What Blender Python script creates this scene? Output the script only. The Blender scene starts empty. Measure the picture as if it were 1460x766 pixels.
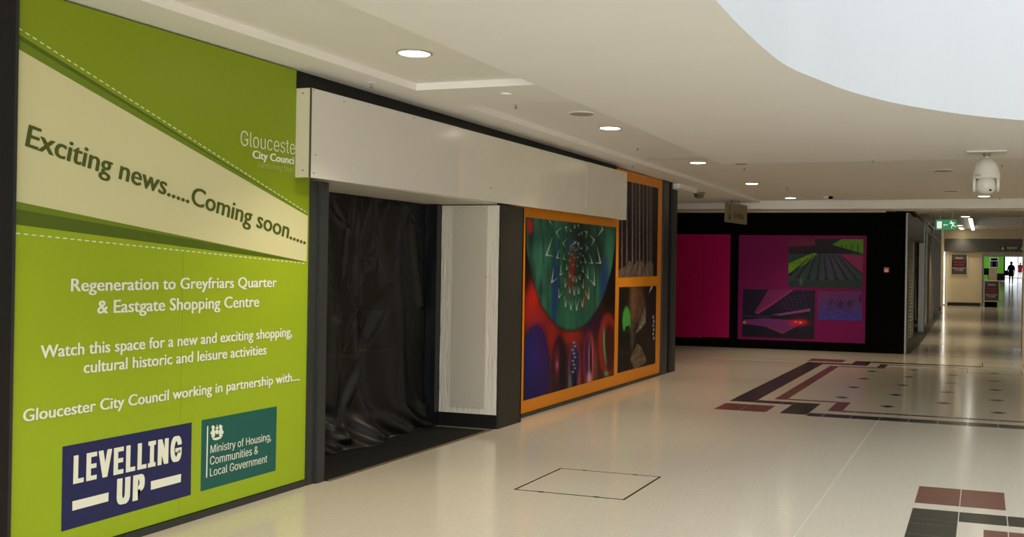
import bpy, math, random
import numpy as np
from mathutils import Vector, Matrix

random.seed(7)
C = bpy.context.scene.collection
SC = bpy.context.scene

# ------------------------------------------------------------------ camera
EYE = np.array([0.0, 0.0, 1.57])
FOC, YAW, PITCH, ROLL, PX, PY = 1450.375, .3309, .0016, -.0161, 902.7, 383.0
def basis():
    f = np.array([-math.sin(YAW)*math.cos(PITCH), math.cos(YAW)*math.cos(PITCH), math.sin(PITCH)])
    r = np.array([math.cos(YAW), math.sin(YAW), 0.0]); u = np.cross(r, f)
    return math.cos(ROLL)*r-math.sin(ROLL)*u, math.sin(ROLL)*r+math.cos(ROLL)*u, f
RR, UU, FF = basis()
cam = bpy.data.cameras.new('camera'); co = bpy.data.objects.new('camera', cam); C.objects.link(co)
cam.sensor_fit = 'HORIZONTAL'; cam.sensor_width = 36.0; cam.lens = FOC/1460*36
cam.shift_x = (730-PX)/1460; cam.clip_start = .05; cam.clip_end = 500
M4 = Matrix(((RR[0], UU[0], -FF[0], EYE[0]), (RR[1], UU[1], -FF[1], EYE[1]), (RR[2], UU[2], -FF[2], EYE[2]), (0, 0, 0, 1)))
co.matrix_world = M4
SC.camera = co

# ------------------------------------------------------------------ world, daylight, exposure
W = bpy.data.worlds.new('overcast_sky'); SC.world = W; W.use_nodes = True
W.node_tree.nodes['Background'].inputs[0].default_value = (.86, .93, 1.0, 1)
W.node_tree.nodes['Background'].inputs[1].default_value = 1.6
def area(name, loc, sx, sy, power, col, rot=(0, 0, 0)):
    l = bpy.data.lights.new(name, 'AREA'); l.shape = 'RECTANGLE'; l.size = sx; l.size_y = sy
    l.energy = power; l.color = col
    o = bpy.data.objects.new(name, l); C.objects.link(o); o.location = loc; o.rotation_euler = rot
    return o
area('skylight_daylight', (2.3, 1.0, 6.3), 6.6, 17.0, 790, (.92, .97, 1.0))
area('glazed_entrance_daylight', (0, -7.85, 1.5), 13.0, 2.7, 800, (1.0, .97, .92), (math.pi/2, 0, 0))
SC.view_settings.view_transform = 'Standard'; SC.view_settings.look = 'None'
SC.view_settings.gamma = 1.0; SC.view_settings.exposure = 0.37; SC.view_settings.use_curve_mapping = False
SPOT_POWER = 150.0

# ------------------------------------------------------------------ placing from the image: a measured pixel becomes a point on a known plane
def ray(x, y): return FF+(x-PX)/FOC*RR-(y-PY)/FOC*UU
def onz(x, y, z=0.0):
    d = ray(x, y); return EYE+d*(z-EYE[2])/d[2]
def onx(x, y, X):
    d = ray(x, y); return EYE+d*(X-EYE[0])/d[0]
def ony(x, y, Y):
    d = ray(x, y); return EYE+d*(Y-EYE[1])/d[1]
def onp(x, y, p, n):
    d = ray(x, y); n = np.array(n, float); return EYE+d*((np.array(p)-EYE)@n)/(d@n)

# ------------------------------------------------------------------ materials
def lin(c):
    c = np.asarray(c, float)/255.0
    return np.where(c <= .04045, c/12.92, ((c+.055)/1.055)**2.4)
MATS = {}
def mat(name, rgb, rough=.6, metal=0.0, noise=0.0, nscale=8.0, bump=0.0, bscale=60.0, spec=.5, emit=None, estr=0.0, stretch=None, coat=0.0):
    if name in MATS: return MATS[name]
    m = bpy.data.materials.new(name); m.use_nodes = True; nt = m.node_tree
    b = nt.nodes['Principled BSDF']; c = list(lin(rgb))+[1]
    b.inputs['Base Color'].default_value = c; b.inputs['Roughness'].default_value = rough
    b.inputs['Metallic'].default_value = metal; b.inputs['Specular IOR Level'].default_value = spec
    if coat: b.inputs['Coat Weight'].default_value = coat; b.inputs['Coat Roughness'].default_value = .08
    if emit is not None:
        b.inputs['Emission Color'].default_value = list(lin(emit))+[1]; b.inputs['Emission Strength'].default_value = estr
    if noise or bump:
        tc = nt.nodes.new('ShaderNodeTexCoord'); mp = nt.nodes.new('ShaderNodeMapping')
        nt.links.new(tc.outputs['Object'], mp.inputs[0])
        if stretch: mp.inputs['Scale'].default_value = stretch
    if noise:
        n = nt.nodes.new('ShaderNodeTexNoise'); n.inputs['Scale'].default_value = nscale; n.inputs['Detail'].default_value = 5
        nt.links.new(mp.outputs[0], n.inputs['Vector'])
        r = nt.nodes.new('ShaderNodeMapRange'); r.inputs['From Min'].default_value = .3; r.inputs['From Max'].default_value = .7
        r.inputs['To Min'].default_value = 1-noise; r.inputs['To Max'].default_value = 1+noise
        nt.links.new(n.outputs['Fac'], r.inputs['Value'])
        x = nt.nodes.new('ShaderNodeMix'); x.data_type = 'RGBA'; x.blend_type = 'MULTIPLY'; x.inputs[0].default_value = 1
        x.inputs[6].default_value = c; nt.links.new(r.outputs[0], x.inputs[7]); nt.links.new(x.outputs[2], b.inputs['Base Color'])
    if bump:
        n2 = nt.nodes.new('ShaderNodeTexNoise'); n2.inputs['Scale'].default_value = bscale; n2.inputs['Detail'].default_value = 4
        nt.links.new(mp.outputs[0], n2.inputs['Vector'])
        bp = nt.nodes.new('ShaderNodeBump'); bp.inputs['Strength'].default_value = bump; bp.inputs['Distance'].default_value = .01
        nt.links.new(n2.outputs['Fac'], bp.inputs['Height']); nt.links.new(bp.outputs[0], b.inputs['Normal'])
    MATS[name] = m; return m
def vmat(name, rough=.45, spec=.15):
    if name in MATS: return MATS[name]
    m = bpy.data.materials.new(name); m.use_nodes = True; nt = m.node_tree; b = nt.nodes['Principled BSDF']
    a = nt.nodes.new('ShaderNodeVertexColor'); a.layer_name = 'print'
    nt.links.new(a.outputs[0], b.inputs['Base Color']); b.inputs['Roughness'].default_value = rough
    b.inputs['Specular IOR Level'].default_value = spec
    MATS[name] = m; return m

CEIL = mat('ceiling_paint', (232, 231, 228), .8, noise=.015, nscale=1.5)
SLAB = mat('slab_paint', (238, 238, 238), .8, noise=.012, nscale=1.2)
UPST = mat('void_plaster', (182, 186, 190), .9)
CREAMW = mat('cream_wall_paint', (214, 200, 168), .7, noise=.02, nscale=2)
FLOORM = mat('polished_cream_terrazzo', (192, 184, 168), .15, noise=.05, nscale=34, bump=.03, bscale=9, spec=.5)
TILEM = FLOORM
GROUT = mat('pale_grout', (192, 180, 156), .3)
REDT = mat('red_terrazzo', (104, 66, 56), .22, noise=.45, nscale=70, spec=.4)
DARKT = mat('dark_terrazzo', (44, 46, 42), .22, noise=.5, nscale=70, spec=.4)
BLACK = mat('black_paint', (20, 20, 20), .45, noise=.15, nscale=20, spec=.3)
DEEP = mat('matt_black_paint', (7, 7, 7), .8, spec=.03)
CHAR = mat('charcoal_frame', (44, 48, 48), .4, noise=.08, nscale=12, spec=.4)
DGREY = mat('dark_brown_grey_board', (33, 31, 26), .55, noise=.08, nscale=9)
FRED = mat('white_acrylic_panel', (205, 203, 198), .18, spec=.5, noise=.015, nscale=2)
FRED2 = mat('cream_acrylic_panel', (212, 208, 198), .22, spec=.5, noise=.03, nscale=3)
ENDC = mat('cream_metal_end', (196, 192, 168), .45)
WHITEP = mat('white_board', (205, 200, 188), .55, noise=.03, nscale=4)
PAPER = mat('textured_white_paper', (214, 209, 196), .7, noise=.03, nscale=6)
SHEET = mat('black_polythene', (11, 11, 10), .36, spec=.32, noise=.2, nscale=3, bump=.25, bscale=9, stretch=(1, 1, .5))
MATM = mat('black_coir_mat', (34, 34, 33), .95, noise=.35, nscale=140, bump=.6, bscale=200, spec=.1)
EDGE = mat('brass_edge_strip', (120, 104, 80), .45, metal=.4)
LIME = mat('lime_green_vinyl', (146, 170, 28), .4, noise=.02, nscale=2, spec=.35)
PRLIME = mat('lime_print_mid', (104, 128, 22), .4, spec=.35)
PROLIVE = mat('olive_print_dark', (78, 98, 20), .4, spec=.35)
PRBEIGE = mat('beige_print', (206, 204, 160), .4, spec=.35)
PRTEXTD = mat('dark_olive_lettering', (76, 88, 32), .45, spec=.3)
PRWHITE = mat('white_lettering', (226, 230, 214), .45, spec=.3)
PRPALE = mat('pale_green_lettering', (170, 190, 96), .45, spec=.3)
PRNAVY = mat('navy_print', (32, 36, 84), .4, spec=.35)
PRTEAL = mat('teal_print', (26, 88, 82), .4, spec=.35)
ORANGE = mat('orange_vinyl', (206, 126, 16), .4, noise=.03, nscale=2, spec=.35)
MAGENTA = mat('magenta_vinyl', (158, 4, 78), .5, noise=.03, nscale=2, spec=.08)
PURPLE = mat('purple_vinyl', (112, 18, 78), .5, noise=.03, nscale=2, spec=.08)
ALU = mat('brushed_aluminium', (120, 120, 116), .42, metal=.85, noise=.06, nscale=10, stretch=(1, 1, .1))
ALUD = mat('dark_anodised_aluminium', (92, 90, 84), .35, metal=.6)
SHUT = mat('shutter_metal', (150, 142, 122), .4, metal=.5)
GLASSD = mat('dark_shop_glass', (14, 14, 15), .35, spec=.06)
FAB = mat('grey_fascia', (86, 84, 80), .6)
GREENS = mat('exit_sign_green', (0, 120, 72), .4, emit=(0, 150, 88), estr=.32)
SIGNW = mat('exit_sign_white', (230, 240, 235), .4, emit=(225, 240, 235), estr=.5)
SIGNY = mat('exit_sign_cream', (220, 220, 160), .5)
DKGREEN = mat('dark_green_sign', (20, 60, 36), .5)
GSIGN = mat('grey_green_sign', (122, 114, 84), .5)
LAMP = mat('downlight_glow', (255, 250, 220), .4, emit=(255, 247, 214), estr=9.0)
TUBE = mat('tube_glow', (255, 255, 255), .4, emit=(250, 250, 240), estr=3.0)
LAMPR = mat('lamp_reflector', (240, 236, 220), .25, metal=.3)
RIM = mat('lamp_rim', (170, 164, 150), .4)
CAMW = mat('camera_white_plastic', (218, 218, 212), .35)
CAMG = mat('camera_grey_plastic', (120, 118, 112), .4)
SENSG = mat('sensor_grey', (120, 116, 104), .5)
SPR = mat('sprinkler_metal', (150, 144, 130), .4, metal=.3)
LIMEW = mat('lime_wall_paint', (96, 196, 20), .6)
TAN = mat('tan_counter', (120, 100, 76), .6)
REDB = mat('red_call_point', (196, 30, 24), .4)
CLOTH = mat('black_coat_cloth', (10, 10, 12), .95, spec=.05)
SKIN = mat('skin', (180, 140, 116), .6)
REDC = mat('red_coat_cloth', (96, 8, 22), .95, spec=.05)
PVC = mat('poster_brown', (70, 62, 52), .5)
PMAG = mat('poster_magenta', (176, 26, 84), .5)
PLT = mat('poster_lettering', (206, 200, 184), .5)
PAVE = mat('outdoor_paving', (200, 200, 196), .8, noise=.05)
HAIR = mat('dark_hair', (30, 24, 22), .8)

# ------------------------------------------------------------------ object helpers
def wl(o):
    v = np.zeros(3)
    while o is not None:
        v = v+np.array(o.location); o = o.parent
    return v
class MB:
    def __init__(s): s.v = []; s.f = []
    def quad(s, pts):
        n = len(s.v); s.v += [tuple(map(float, p)) for p in pts]; s.f.append(tuple(range(n, n+len(pts)))); return s
    def box(s, x0, x1, y0, y1, z0, z1):
        n = len(s.v)
        s.v += [(x, y, z) for z in (z0, z1) for x, y in ((x0, y0), (x1, y0), (x1, y1), (x0, y1))]
        s.f += [tuple(n+i for i in q) for q in ((3, 2, 1, 0), (4, 5, 6, 7), (0, 1, 5, 4), (1, 2, 6, 5), (2, 3, 7, 6), (3, 0, 4, 7))]; return s
    def slab(s, pts, d):
        """a flat polygon given thickness: pts front outline, d = vector from front to back"""
        n = len(s.v); k = len(pts); d = np.array(d, float)
        s.v += [tuple(map(float, p)) for p in pts]+[tuple(map(float, np.array(p)+d)) for p in pts]
        s.f.append(tuple(range(n, n+k))); s.f.append(tuple(range(n+2*k-1, n+k-1, -1)))
        s.f += [(n+i, n+k+i, n+k+(i+1) % k, n+(i+1) % k) for i in range(k)]; return s
    def lathe(s, prof, c, seg=24, axis='z'):
        n = len(s.v); m = len(prof)
        for r, h in prof:
            for i in range(seg):
                a = 2*math.pi*i/seg; x, y = r*math.cos(a), r*math.sin(a)
                s.v.append((c[0]+x, c[1]+y, c[2]+h) if axis == 'z' else ((c[0]+h, c[1]+x, c[2]+y) if axis == 'x' else (c[0]+x, c[1]+h, c[2]+y)))
        for j in range(m-1):
            for i in range(seg):
                s.f.append((n+j*seg+i, n+j*seg+(i+1) % seg, n+(j+1)*seg+(i+1) % seg, n+(j+1)*seg+i))
        s.f.append(tuple(n+i for i in range(seg-1, -1, -1))); s.f.append(tuple(n+(m-1)*seg+i for i in range(seg))); return s
    def build(s, name, m, parent=None, bevel=0.0, smooth=False, label=None, kind=None):
        off = wl(parent) if parent is not None else np.zeros(3)
        me = bpy.data.meshes.new(name)
        me.from_pydata([tuple(np.array(v)-off) for v in s.v], [], s.f); me.update()
        me.materials.append(m)
        if smooth:
            for p in me.polygons: p.use_smooth = True
        o = bpy.data.objects.new(name, me); C.objects.link(o); o.parent = parent
        import bmesh
        bm = bmesh.new(); bm.from_mesh(me); bmesh.ops.recalc_face_normals(bm, faces=bm.faces)
        if bevel: bmesh.ops.bevel(bm, geom=list(bm.edges), offset=bevel, segments=2, affect='EDGES', clamp_overlap=True)
        bm.to_mesh(me); bm.free()
        if label: o['label'] = label
        if kind: o['kind'] = kind
        return o
def thing(name, label, cat, loc=(0, 0, 0), group=None):
    o = bpy.data.objects.new(name, None); C.objects.link(o); o.location = loc; o.empty_display_size = .1
    o['label'] = label; o['category'] = cat
    if group: o['group'] = group
    return o
def tag(o, label, cat, group=None):
    o['label'] = label; o['category'] = cat
    if group: o['group'] = group
    return o
def struct(name, mb, m, **k):
    o = mb.build(name, m, **k); o['kind'] = 'structure'; return o
def copy_tree(o, loc=None, label=None, parent=None):
    c = o.copy(); C.objects.link(c); c.parent = parent
    if loc is not None: c.location = loc
    if label: c['label'] = label
    for ch in list(o.children): copy_tree(ch, parent=c)
    return c

# lettering ---------------------------------------------------------
def load_font(fn):
    try:
        import os
        return bpy.data.fonts.load(os.path.join(bpy.utils.system_resource('DATAFILES'), 'fonts', fn))
    except Exception: return None
INTER = load_font('Inter.woff2')
def letters(body, O, U, V, width, cap, m, parent, name='lettering', bold=0.0, font=None, shear=0.0, thick=.0012, heavy=0.0, spacing=1.0):
    """flat lettering cut from thin vinyl: O = left end of the base line, U = reading direction, V = up"""
    O, U, V = (np.array(a, float) for a in (O, U, V)); U = U/np.linalg.norm(U); V = V/np.linalg.norm(V)
    def mk(t):
        cu = bpy.data.curves.new('t', 'FONT'); cu.body = t; cu.offset = bold if heavy == 0 else 0; cu.resolution_u = 3; cu.space_character = spacing; cu.shear = shear
        if font: cu.font = font
        ob = bpy.data.objects.new('t', cu); C.objects.link(ob); dg = bpy.context.evaluated_depsgraph_get(); dg.update()
        me = bpy.data.meshes.new_from_object(ob.evaluated_get(dg)); v = np.array([p.co[:] for p in me.vertices])
        f = [tuple(p.vertices) for p in me.polygons]
        bpy.data.objects.remove(ob); bpy.data.curves.remove(cu); bpy.data.meshes.remove(me); return v, f
    v, f = mk(body); h = mk('H')[0]; ch = h[:, 1].max()
    ref = v
    if heavy:
        vs, fs, lay = [], [], []
        for dx in np.linspace(-heavy, heavy, 5):
            for dy in (-heavy*.25, 0, heavy*.25):
                n0 = sum(len(q) for q in vs); vs.append(v+np.array([dx, dy, 0])); lay.append(np.full(len(v), len(lay)*.00004)); fs += [tuple(i+n0 for i in q) for q in f]
        v = np.vstack(vs); f = fs; ref = v; lay = np.concatenate(lay)
    x0, x1 = ref[:, 0].min(), ref[:, 0].max(); N = np.cross(U, V)
    if not heavy: lay = np.zeros(len(v))
    P = O+((v[:, 0]-x0)*width/(x1-x0))[:, None]*U+(v[:, 1]*cap/ch)[:, None]*V+N*(thick+lay[:, None])
    back = P-N*thick; off = wl(parent)
    # one object per word: cut where a gap is wider than a space
    iv = sorted((min(v[i, 0] for i in q), max(v[i, 0] for i in q), k) for k, q in enumerate(f))
    words, cur, end = [], [], None
    for lo, hi, k in iv:
        if end is not None and lo-end > .14*ch/.73: words.append(cur); cur = []; end = None
        cur.append(k); end = hi if end is None else max(end, hi)
    words.append(cur); o = None
    from collections import Counter
    for wd_ in words:
        fw = [f[k] for k in wd_]; used = sorted({i for q in fw for i in q}); mp = {i: j for j, i in enumerate(used)}; n = len(used)
        fs_ = [tuple(mp[i] for i in q) for q in fw]; ec = Counter(); dirn = {}
        for q in fs_:
            for a, b in zip(q, q[1:]+q[:1]):
                k = (min(a, b), max(a, b)); ec[k] += 1; dirn[k] = (a, b)
        fs_ += [(dirn[k][0], dirn[k][0]+n, dirn[k][1]+n, dirn[k][1]) for k, c_ in ec.items() if c_ == 1]
        me = bpy.data.meshes.new(name)
        me.from_pydata([tuple(p-off) for p in P[used]]+[tuple(p-off) for p in back[used]], [], fs_); me.update(); me.materials.append(m)
        o = bpy.data.objects.new(name, me); C.objects.link(o); o.parent = parent
    return o

# printed pictures: colour per vertex on a flat sheet ---------------------
def homog(src, dst):
    A = []
    for (x, y), (u, v) in zip(src, dst):
        A.append([x, y, 1, 0, 0, 0, -u*x, -u*y, -u]); A.append([0, 0, 0, x, y, 1, -v*x, -v*y, -v])
    return np.linalg.svd(np.array(A))[2][-1].reshape(3, 3)
def picture(name, plane, quad, fn, nx, ny, parent, out, thick=.003, label=None):
    """quad: image pixel corners TL TR BR BL; plane: fn(px)->point; out: normal"""
    w = [np.array(plane(*q)) for q in quad]; out = np.array(out, float)
    H = homog([(0, 0), (1, 0), (1, 1), (0, 1)], quad)  # maps the sheet back to image pixels, so fn paints by pixel position
    u, v = np.meshgrid(np.linspace(0, 1, nx), np.linspace(0, 1, ny))
    P = ((1-u)*(1-v))[..., None]*w[0]+(u*(1-v))[..., None]*w[1]+(u*v)[..., None]*w[2]+((1-u)*v)[..., None]*w[3]+out*thick
    q = np.stack([u, v, np.ones_like(u)], -1)@H.T; X = q[..., 0]/q[..., 2]; Y = q[..., 1]/q[..., 2]
    col = np.clip(fn(X, Y), 0, 255); col = lin(col)
    me = bpy.data.meshes.new(name); off = wl(parent)
    idx = np.arange(nx*ny).reshape(ny, nx)
    F = np.stack([idx[1:, :-1], idx[1:, 1:], idx[:-1, 1:], idx[:-1, :-1]], -1).reshape(-1, 4)
    # edge ring down to the board
    P = P.reshape(-1, 3); n = len(P); ring = list(idx[0, :])+list(idx[1:, -1])+list(idx[-1, -2::-1])+list(idx[-2:0:-1, 0])
    R2 = P[ring]-out*thick; k = len(ring)
    verts = np.vstack([P, R2])-off
    F = F.tolist()+[[ring[i], ring[(i+1) % k], n+(i+1) % k, n+i] for i in range(k)]
    me.from_pydata(verts.tolist(), [], F); me.update()
    a = me.color_attributes.new('print', 'FLOAT_COLOR', 'POINT')
    cc = np.ones((len(verts), 4)); cc[:n, :3] = col.reshape(-1, 3); cc[n:, :3] = .02
    a.data.foreach_set('color', cc.ravel().astype(np.float32)); me.materials.append(vmat('photo_print'))
    o = bpy.data.objects.new(name, me); C.objects.link(o); o.parent = parent
    if label: o['label'] = label
    return o
def ell(X, Y, cx, cy, a, b, s=.08, rot=0.0):
    dx, dy = X-cx, Y-cy
    if rot: dx, dy = dx*math.cos(rot)+dy*math.sin(rot), -dx*math.sin(rot)+dy*math.cos(rot)
    r = np.sqrt((dx/a)**2+(dy/b)**2); return 1/(1+np.exp((r-1)/s))
def seg(X, Y, x0, y0, x1, y1, w0, w1=None, s=.5):
    w1 = w0 if w1 is None else w1
    dx, dy = x1-x0, y1-y0; t = np.clip(((X-x0)*dx+(Y-y0)*dy)/(dx*dx+dy*dy), 0, 1)
    d = np.hypot(X-x0-t*dx, Y-y0-t*dy); w = w0+(w1-w0)*t
    return 1/(1+np.exp((d-w)/s))
def poly(X, Y, pts, s=None):
    ins = np.zeros(X.shape, bool); n = len(pts)
    for i in range(n):
        x0, y0 = pts[i]; x1, y1 = pts[(i+1) % n]
        if y0 == y1: continue
        c = ((y0 > Y) != (y1 > Y)) & (X < (x1-x0)*(Y-y0)/(y1-y0)+x0); ins ^= c
    return ins.astype(float)
def over(c, m, col): return c*(1-m[..., None])+np.array(col, float)*m[..., None]
def flat(X, col): return np.zeros(X.shape+(3,))+np.array(col, float)
rng = np.random.default_rng(3)
def vnoise(X, Y, sx, sy, seed=0):
    r = np.random.default_rng(seed); g = r.random((64, 64))
    x = X/sx; y = Y/sy; xi = np.floor(x).astype(int); yi = np.floor(y).astype(int); fx = x-xi; fy = y-yi
    fx = fx*fx*(3-2*fx); fy = fy*fy*(3-2*fy); a = lambda i, j: g[(yi+j) % 64, (xi+i) % 64]
    return (a(0, 0)*(1-fx)+a(1, 0)*fx)*(1-fy)+(a(0, 1)*(1-fx)+a(1, 1)*fx)*fy

# ================================================================== LARGE STRUCTURE
RAMP0, SLOPE = 23.8, .0197
def fz(y): return max(0.0, (min(y, 96)-RAMP0)*SLOPE)
ZL, ZS, ZR = 2.936, 2.916, 2.99          # ledge, slab, recess heights
SHX = -4.54
# floor: base under the tiles, plain polished field beyond, the long ramp
TX0, TX1, TY0, TY1 = -4.70, 1.405, 2.99, 17.905
f = MB()
f.box(-10, TX0, -8, 20.9, -.2, 0); f.box(TX1, 7, -8, 23.8, -.2, 0)
f.box(TX0, TX1, -8, TY0, -.2, 0); f.box(TX0, TX1, TY1, 23.8, -.2, 0)
f.box(TX0, TX1, TY0, TY1, -.2, -.002)
f.slab([(-8, 23.8, 0), (9, 23.8, 0), (9, 96, fz(96)), (-8, 96, fz(96))], (0, 0, -.2))
f.box(-8, 9, 96, 97, 1.2, fz(96))
FLOOR = struct('floor', f, FLOORM)
PAVEO = struct('floor', MB().box(-40, 40, 97, 140, 1.1, fz(96)-.03), PAVE)
# cream tiles, the nearest 300 as pieces
tw, tl = .6105, .58525
ti = MB(); ti.box(0, tw-.0009, 0, tl-.0009, -.01, 0)
t0 = ti.build('tile', TILEM, FLOOR); t0.location = (TX0+.0008, TY0, 0)
cnt = 1
rows = int(round((TY1-TY0)/tl)); cols = int(round((TX1-TX0)/tw))
for j in range(rows):
    for i in range(cols):
        if i == 0 and j == 0: continue
        c = t0.copy(); C.objects.link(c); c.parent = FLOOR
        c.location = (TX0+i*tw+.0008, TY0+j*tl+.0008, 0); cnt += 1

# ceiling --------------------------------------------------------
c = MB()
TOP = 3.4
def cb(x0, x1, y0, y1, z): c.box(x0, x1, y0, y1, z, TOP)
cb(-4.9, -4.17, -8, 19.7, ZL)              # ledge along the shops
cb(-4.17, -3.15, 6.9, 7.65, ZL)            # cross strip between the two coffers
cb(-10, -4.9, 9.9, 19.7, ZL)
cb(-4.17, -3.10, -8, 6.9, ZR)              # coffer recesses
cb(-4.17, -3.10, 7.65, 12.4, ZR)
cb(-4.17, 7, 12.37, 19.9, ZR)
cb(-10, -4.17, 19.7, 19.9, ZR)
cb(-4.17, 7, 19.9, 20.75, 2.822)           # beam in front of the far shop block
cb(-10, -4.17, 19.9, 20.75, 2.83)
cb(-1.45, 7, 20.75, 24.0, 2.955)
CEILO = struct('ceiling', c, CEIL)
# beam's framed recess (picture left part)
c2 = MB(); c2.box(-3.95, -2.62, 19.885, 19.91, 2.855, 2.965)
c2.box(-2.60, -1.45, 19.86, 19.91, 2.845, 2.975)
struct('trim_1', c2, CEIL, bevel=.004)
# far ceiling
c3 = MB(); c3.box(-8, -.40, 24.0, 42.6, 3.4, 3.9); c3.box(-.40, 3.2, 24.0, 33.5, 3.4, 3.9); c3.box(-.40, 3.2, 39.5, 42.6, 3.4, 3.9)
c3.box(-.5, 3.3, 33.4, 39.6, 3.85, 3.95); c3.box(3.2, 9, 24.0, 42.6, 3.4, 3.9)
c3.box(-8, 9, 23.95, 24.05, 2.955, 3.4)
c3.box(-8, 9, 42.5, 97, 4.6, 4.9)
struct('ceiling', c3, CEIL)
# slab with the curved void
k = (ZS-1.57)
pts = [(-1.272, -7), (-1.272, 4.9), (-1.276, 5.46), (-1.262, 6.07), (-1.222, 6.59), (-1.101, 7.09), (-.95, 7.60), (-.71, 8.14), (-.446, 8.56), (-.092, 9.01), (.319, 9.38),
       (.85, 9.70), (1.5, 9.93), (2.2, 10.0), (2.9, 9.93), (3.55, 9.70), (4.08, 9.38), (4.49, 9.01), (4.85, 8.56), (5.11, 8.14), (5.35, 7.6), (5.5, 7.09), (5.62, 6.59), (5.66, 6.07), (5.67, 5.46), (5.67, 4.9), (5.67, -7)]
def smooth_curve(p, n=4):
    o = []
    for i in range(len(p)-1):
        a = np.array(p[max(i-1, 0)]); b = np.array(p[i]); d = np.array(p[i+1]); e = np.array(p[min(i+2, len(p)-1)])
        if np.linalg.norm(d-b) > 3: o.append(tuple(b)); continue
        for t in np.linspace(0, 1, n, endpoint=False):
            o.append(tuple(.5*((2*b)+(-a+d)*t+(2*a-5*b+4*d-e)*t*t+(-a+3*b-3*d+e)*t**3)))
    o.append(p[-1]); return o
vc = [pts[0]]+smooth_curve(pts[1:-1])+[pts[-1]]
s = MB(); X0, X1, Y1 = -3.114, 7.0, 12.38
# underside as strips between the void curve and the outer rectangle
half = len(vc)//2
def outer(p, i):
    if i == 0: return (X0, -7)
    if i == len(vc)-1: return (X1, -7)
    x, y = p; cx, cy = 2.2, 4.0
    if y < 4.0: return (X0 if x < cx else X1, y)
    dx, dy = x-cx, y-cy; t = 1e9
    if dx < -1e-6: t = min(t, (X0-cx)/dx)
    if dx > 1e-6: t = min(t, (X1-cx)/dx)
    if dy > 1e-6: t = min(t, (Y1-cy)/dy)
    return (cx+dx*t, cy+dy*t)
ou = [outer(p, i) for i, p in enumerate(vc)]
THK = .42
for i in range(len(vc)-1):
    a, b, d, e = vc[i], vc[i+1], ou[i+1], ou[i]
    n = len(s.v)
    s.v += [(q[0], q[1], ZS) for q in (a, b, d, e)]; s.f.append((n, n+1, n+2, n+3))
    # corner fill
    if abs(d[0]-e[0]) > 1e-4 and abs(d[1]-e[1]) > 1e-4:
        cr = (X0 if (d[0]+e[0])/2 < 2.2 else X1, Y1)
        n = len(s.v); s.v += [(e[0], e[1], ZS), (d[0], d[1], ZS), (cr[0], cr[1], ZS)]; s.f.append((n, n+1, n+2))
n = len(s.v)
for (xa, ya), (xb, yb) in (((X0, -7), (X0, Y1)), ((X0, Y1), (X1, Y1)), ((X1, Y1), (X1, -7))):
    n = len(s.v); s.v += [(xa, ya, ZS), (xb, yb, ZS), (xb, yb, 3.0), (xa, ya, 3.0)]; s.f.append((n, n+1, n+2, n+3))
struct('ceiling', s, SLAB)
u = MB()
for i in range(len(vc)-1):
    a, b = vc[i], vc[i+1]; n = len(u.v)
    u.v += [(a[0], a[1], ZS), (b[0], b[1], ZS), (b[0], b[1], 6.4), (a[0], a[1], 6.4)]; u.f.append((n, n+1, n+2, n+3))
UP = struct('wall_void', u, UPST, smooth=True)
g = MB(); g.box(-1.6, 6.0, -7, 10.4, 6.6, 6.65)
struct('ceiling', g, UPST)
w = MB(); w.box(-1.3, 5.7, -7.1, -7.0, 2.9, 6.6); struct('wall_back', w, UPST)
w = MB(); w.box(-10, 7.2, -8.2, -8.0, 0, 3.4); struct('wall_back', w, CREAMW)
w = MB(); w.box(7.0, 7.2, -8, 24, 0, 3.4); struct('wall_right', w, CREAMW)
c4 = MB(); c4.box(-10, 7.2, -8.2, -7, 2.95, 3.4); struct('ceiling', c4, CEIL)
# left side closing walls (behind the shopfronts)
w = MB(); w.box(-5.6, -5.35, 3.0, 9.0, 0, 3.3); w.box(-5.6, -4.62, 9.6, 9.7, 0, 2.95)
w.box(-4.9, -4.62, 9.5, 14.6, 0, 2.94); w.box(-4.9, -4.62, -8, 6.1, 0, 2.94); w.box(-5.35, -4.6, 6.0, 6.1, 0, 2.2)
w.box(-5.35, -4.62, 3.0, 9.5, 2.22, 3.3)
w.box(-10, -4.9, 14.9, 15.1, 0, 3.3); w.box(-10.2, -10, 15, 21, 0, 3.3)
struct('wall_left', w, DEEP)
w = MB(); w.box(-4.62, -4.575, 5.95, 9.3, 2.22, ZL); w.box(-4.62, -4.575, 9.3, 12.58, 2.31, ZL)
struct('trim_2', w, BLACK)

# far shop block (black wall) and corridor sides
AN = .034; cs, sn = math.cos(AN), math.sin(AN)
PWP, PWN = (-1.45, 20.73, 0), (-sn, cs, 0)
def pw(x, y, o=0.0): return onp(x, y, (PWP[0]+sn*o, PWP[1]-cs*o, 0), PWN)
b = MB(); L = 9.0
b.slab([(-1.45-L*cs, 20.73-L*sn, 0), (-1.45, 20.73, 0), (-1.45, 20.73, 2.80), (-1.45-L*cs, 20.73-L*sn, 2.80)], (-sn*.3, cs*.3, 0))
struct('wall_far', b, DEEP)
b = MB(); b.slab([(-1.83-7*cs, 20.717-7*sn, 2.795), (-1.83, 20.717, 2.795), (-1.83, 20.717, 2.825), (-1.83-7*cs, 20.717-7*sn, 2.825)], (sn*.03, -cs*.03, 0))
struct('trim_3', b, mat('pale_trim', (190, 176, 146), .5))
b = MB(); b.slab([(-1.45-L*cs, 20.725-L*sn, 0), (-1.45, 20.725, 0), (-1.45, 20.725, .135), (-1.45-L*cs, 20.725-L*sn, .135)], (sn*.02, -cs*.02, 0))
struct('baseboard_far', b, DEEP)
w = MB(); w.box(-2.1, -1.95, 20.9, 38.5, 0, 3.4); w.box(-2.0, -1.46, 38.3, 42.4, 0, 3.4)
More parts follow.
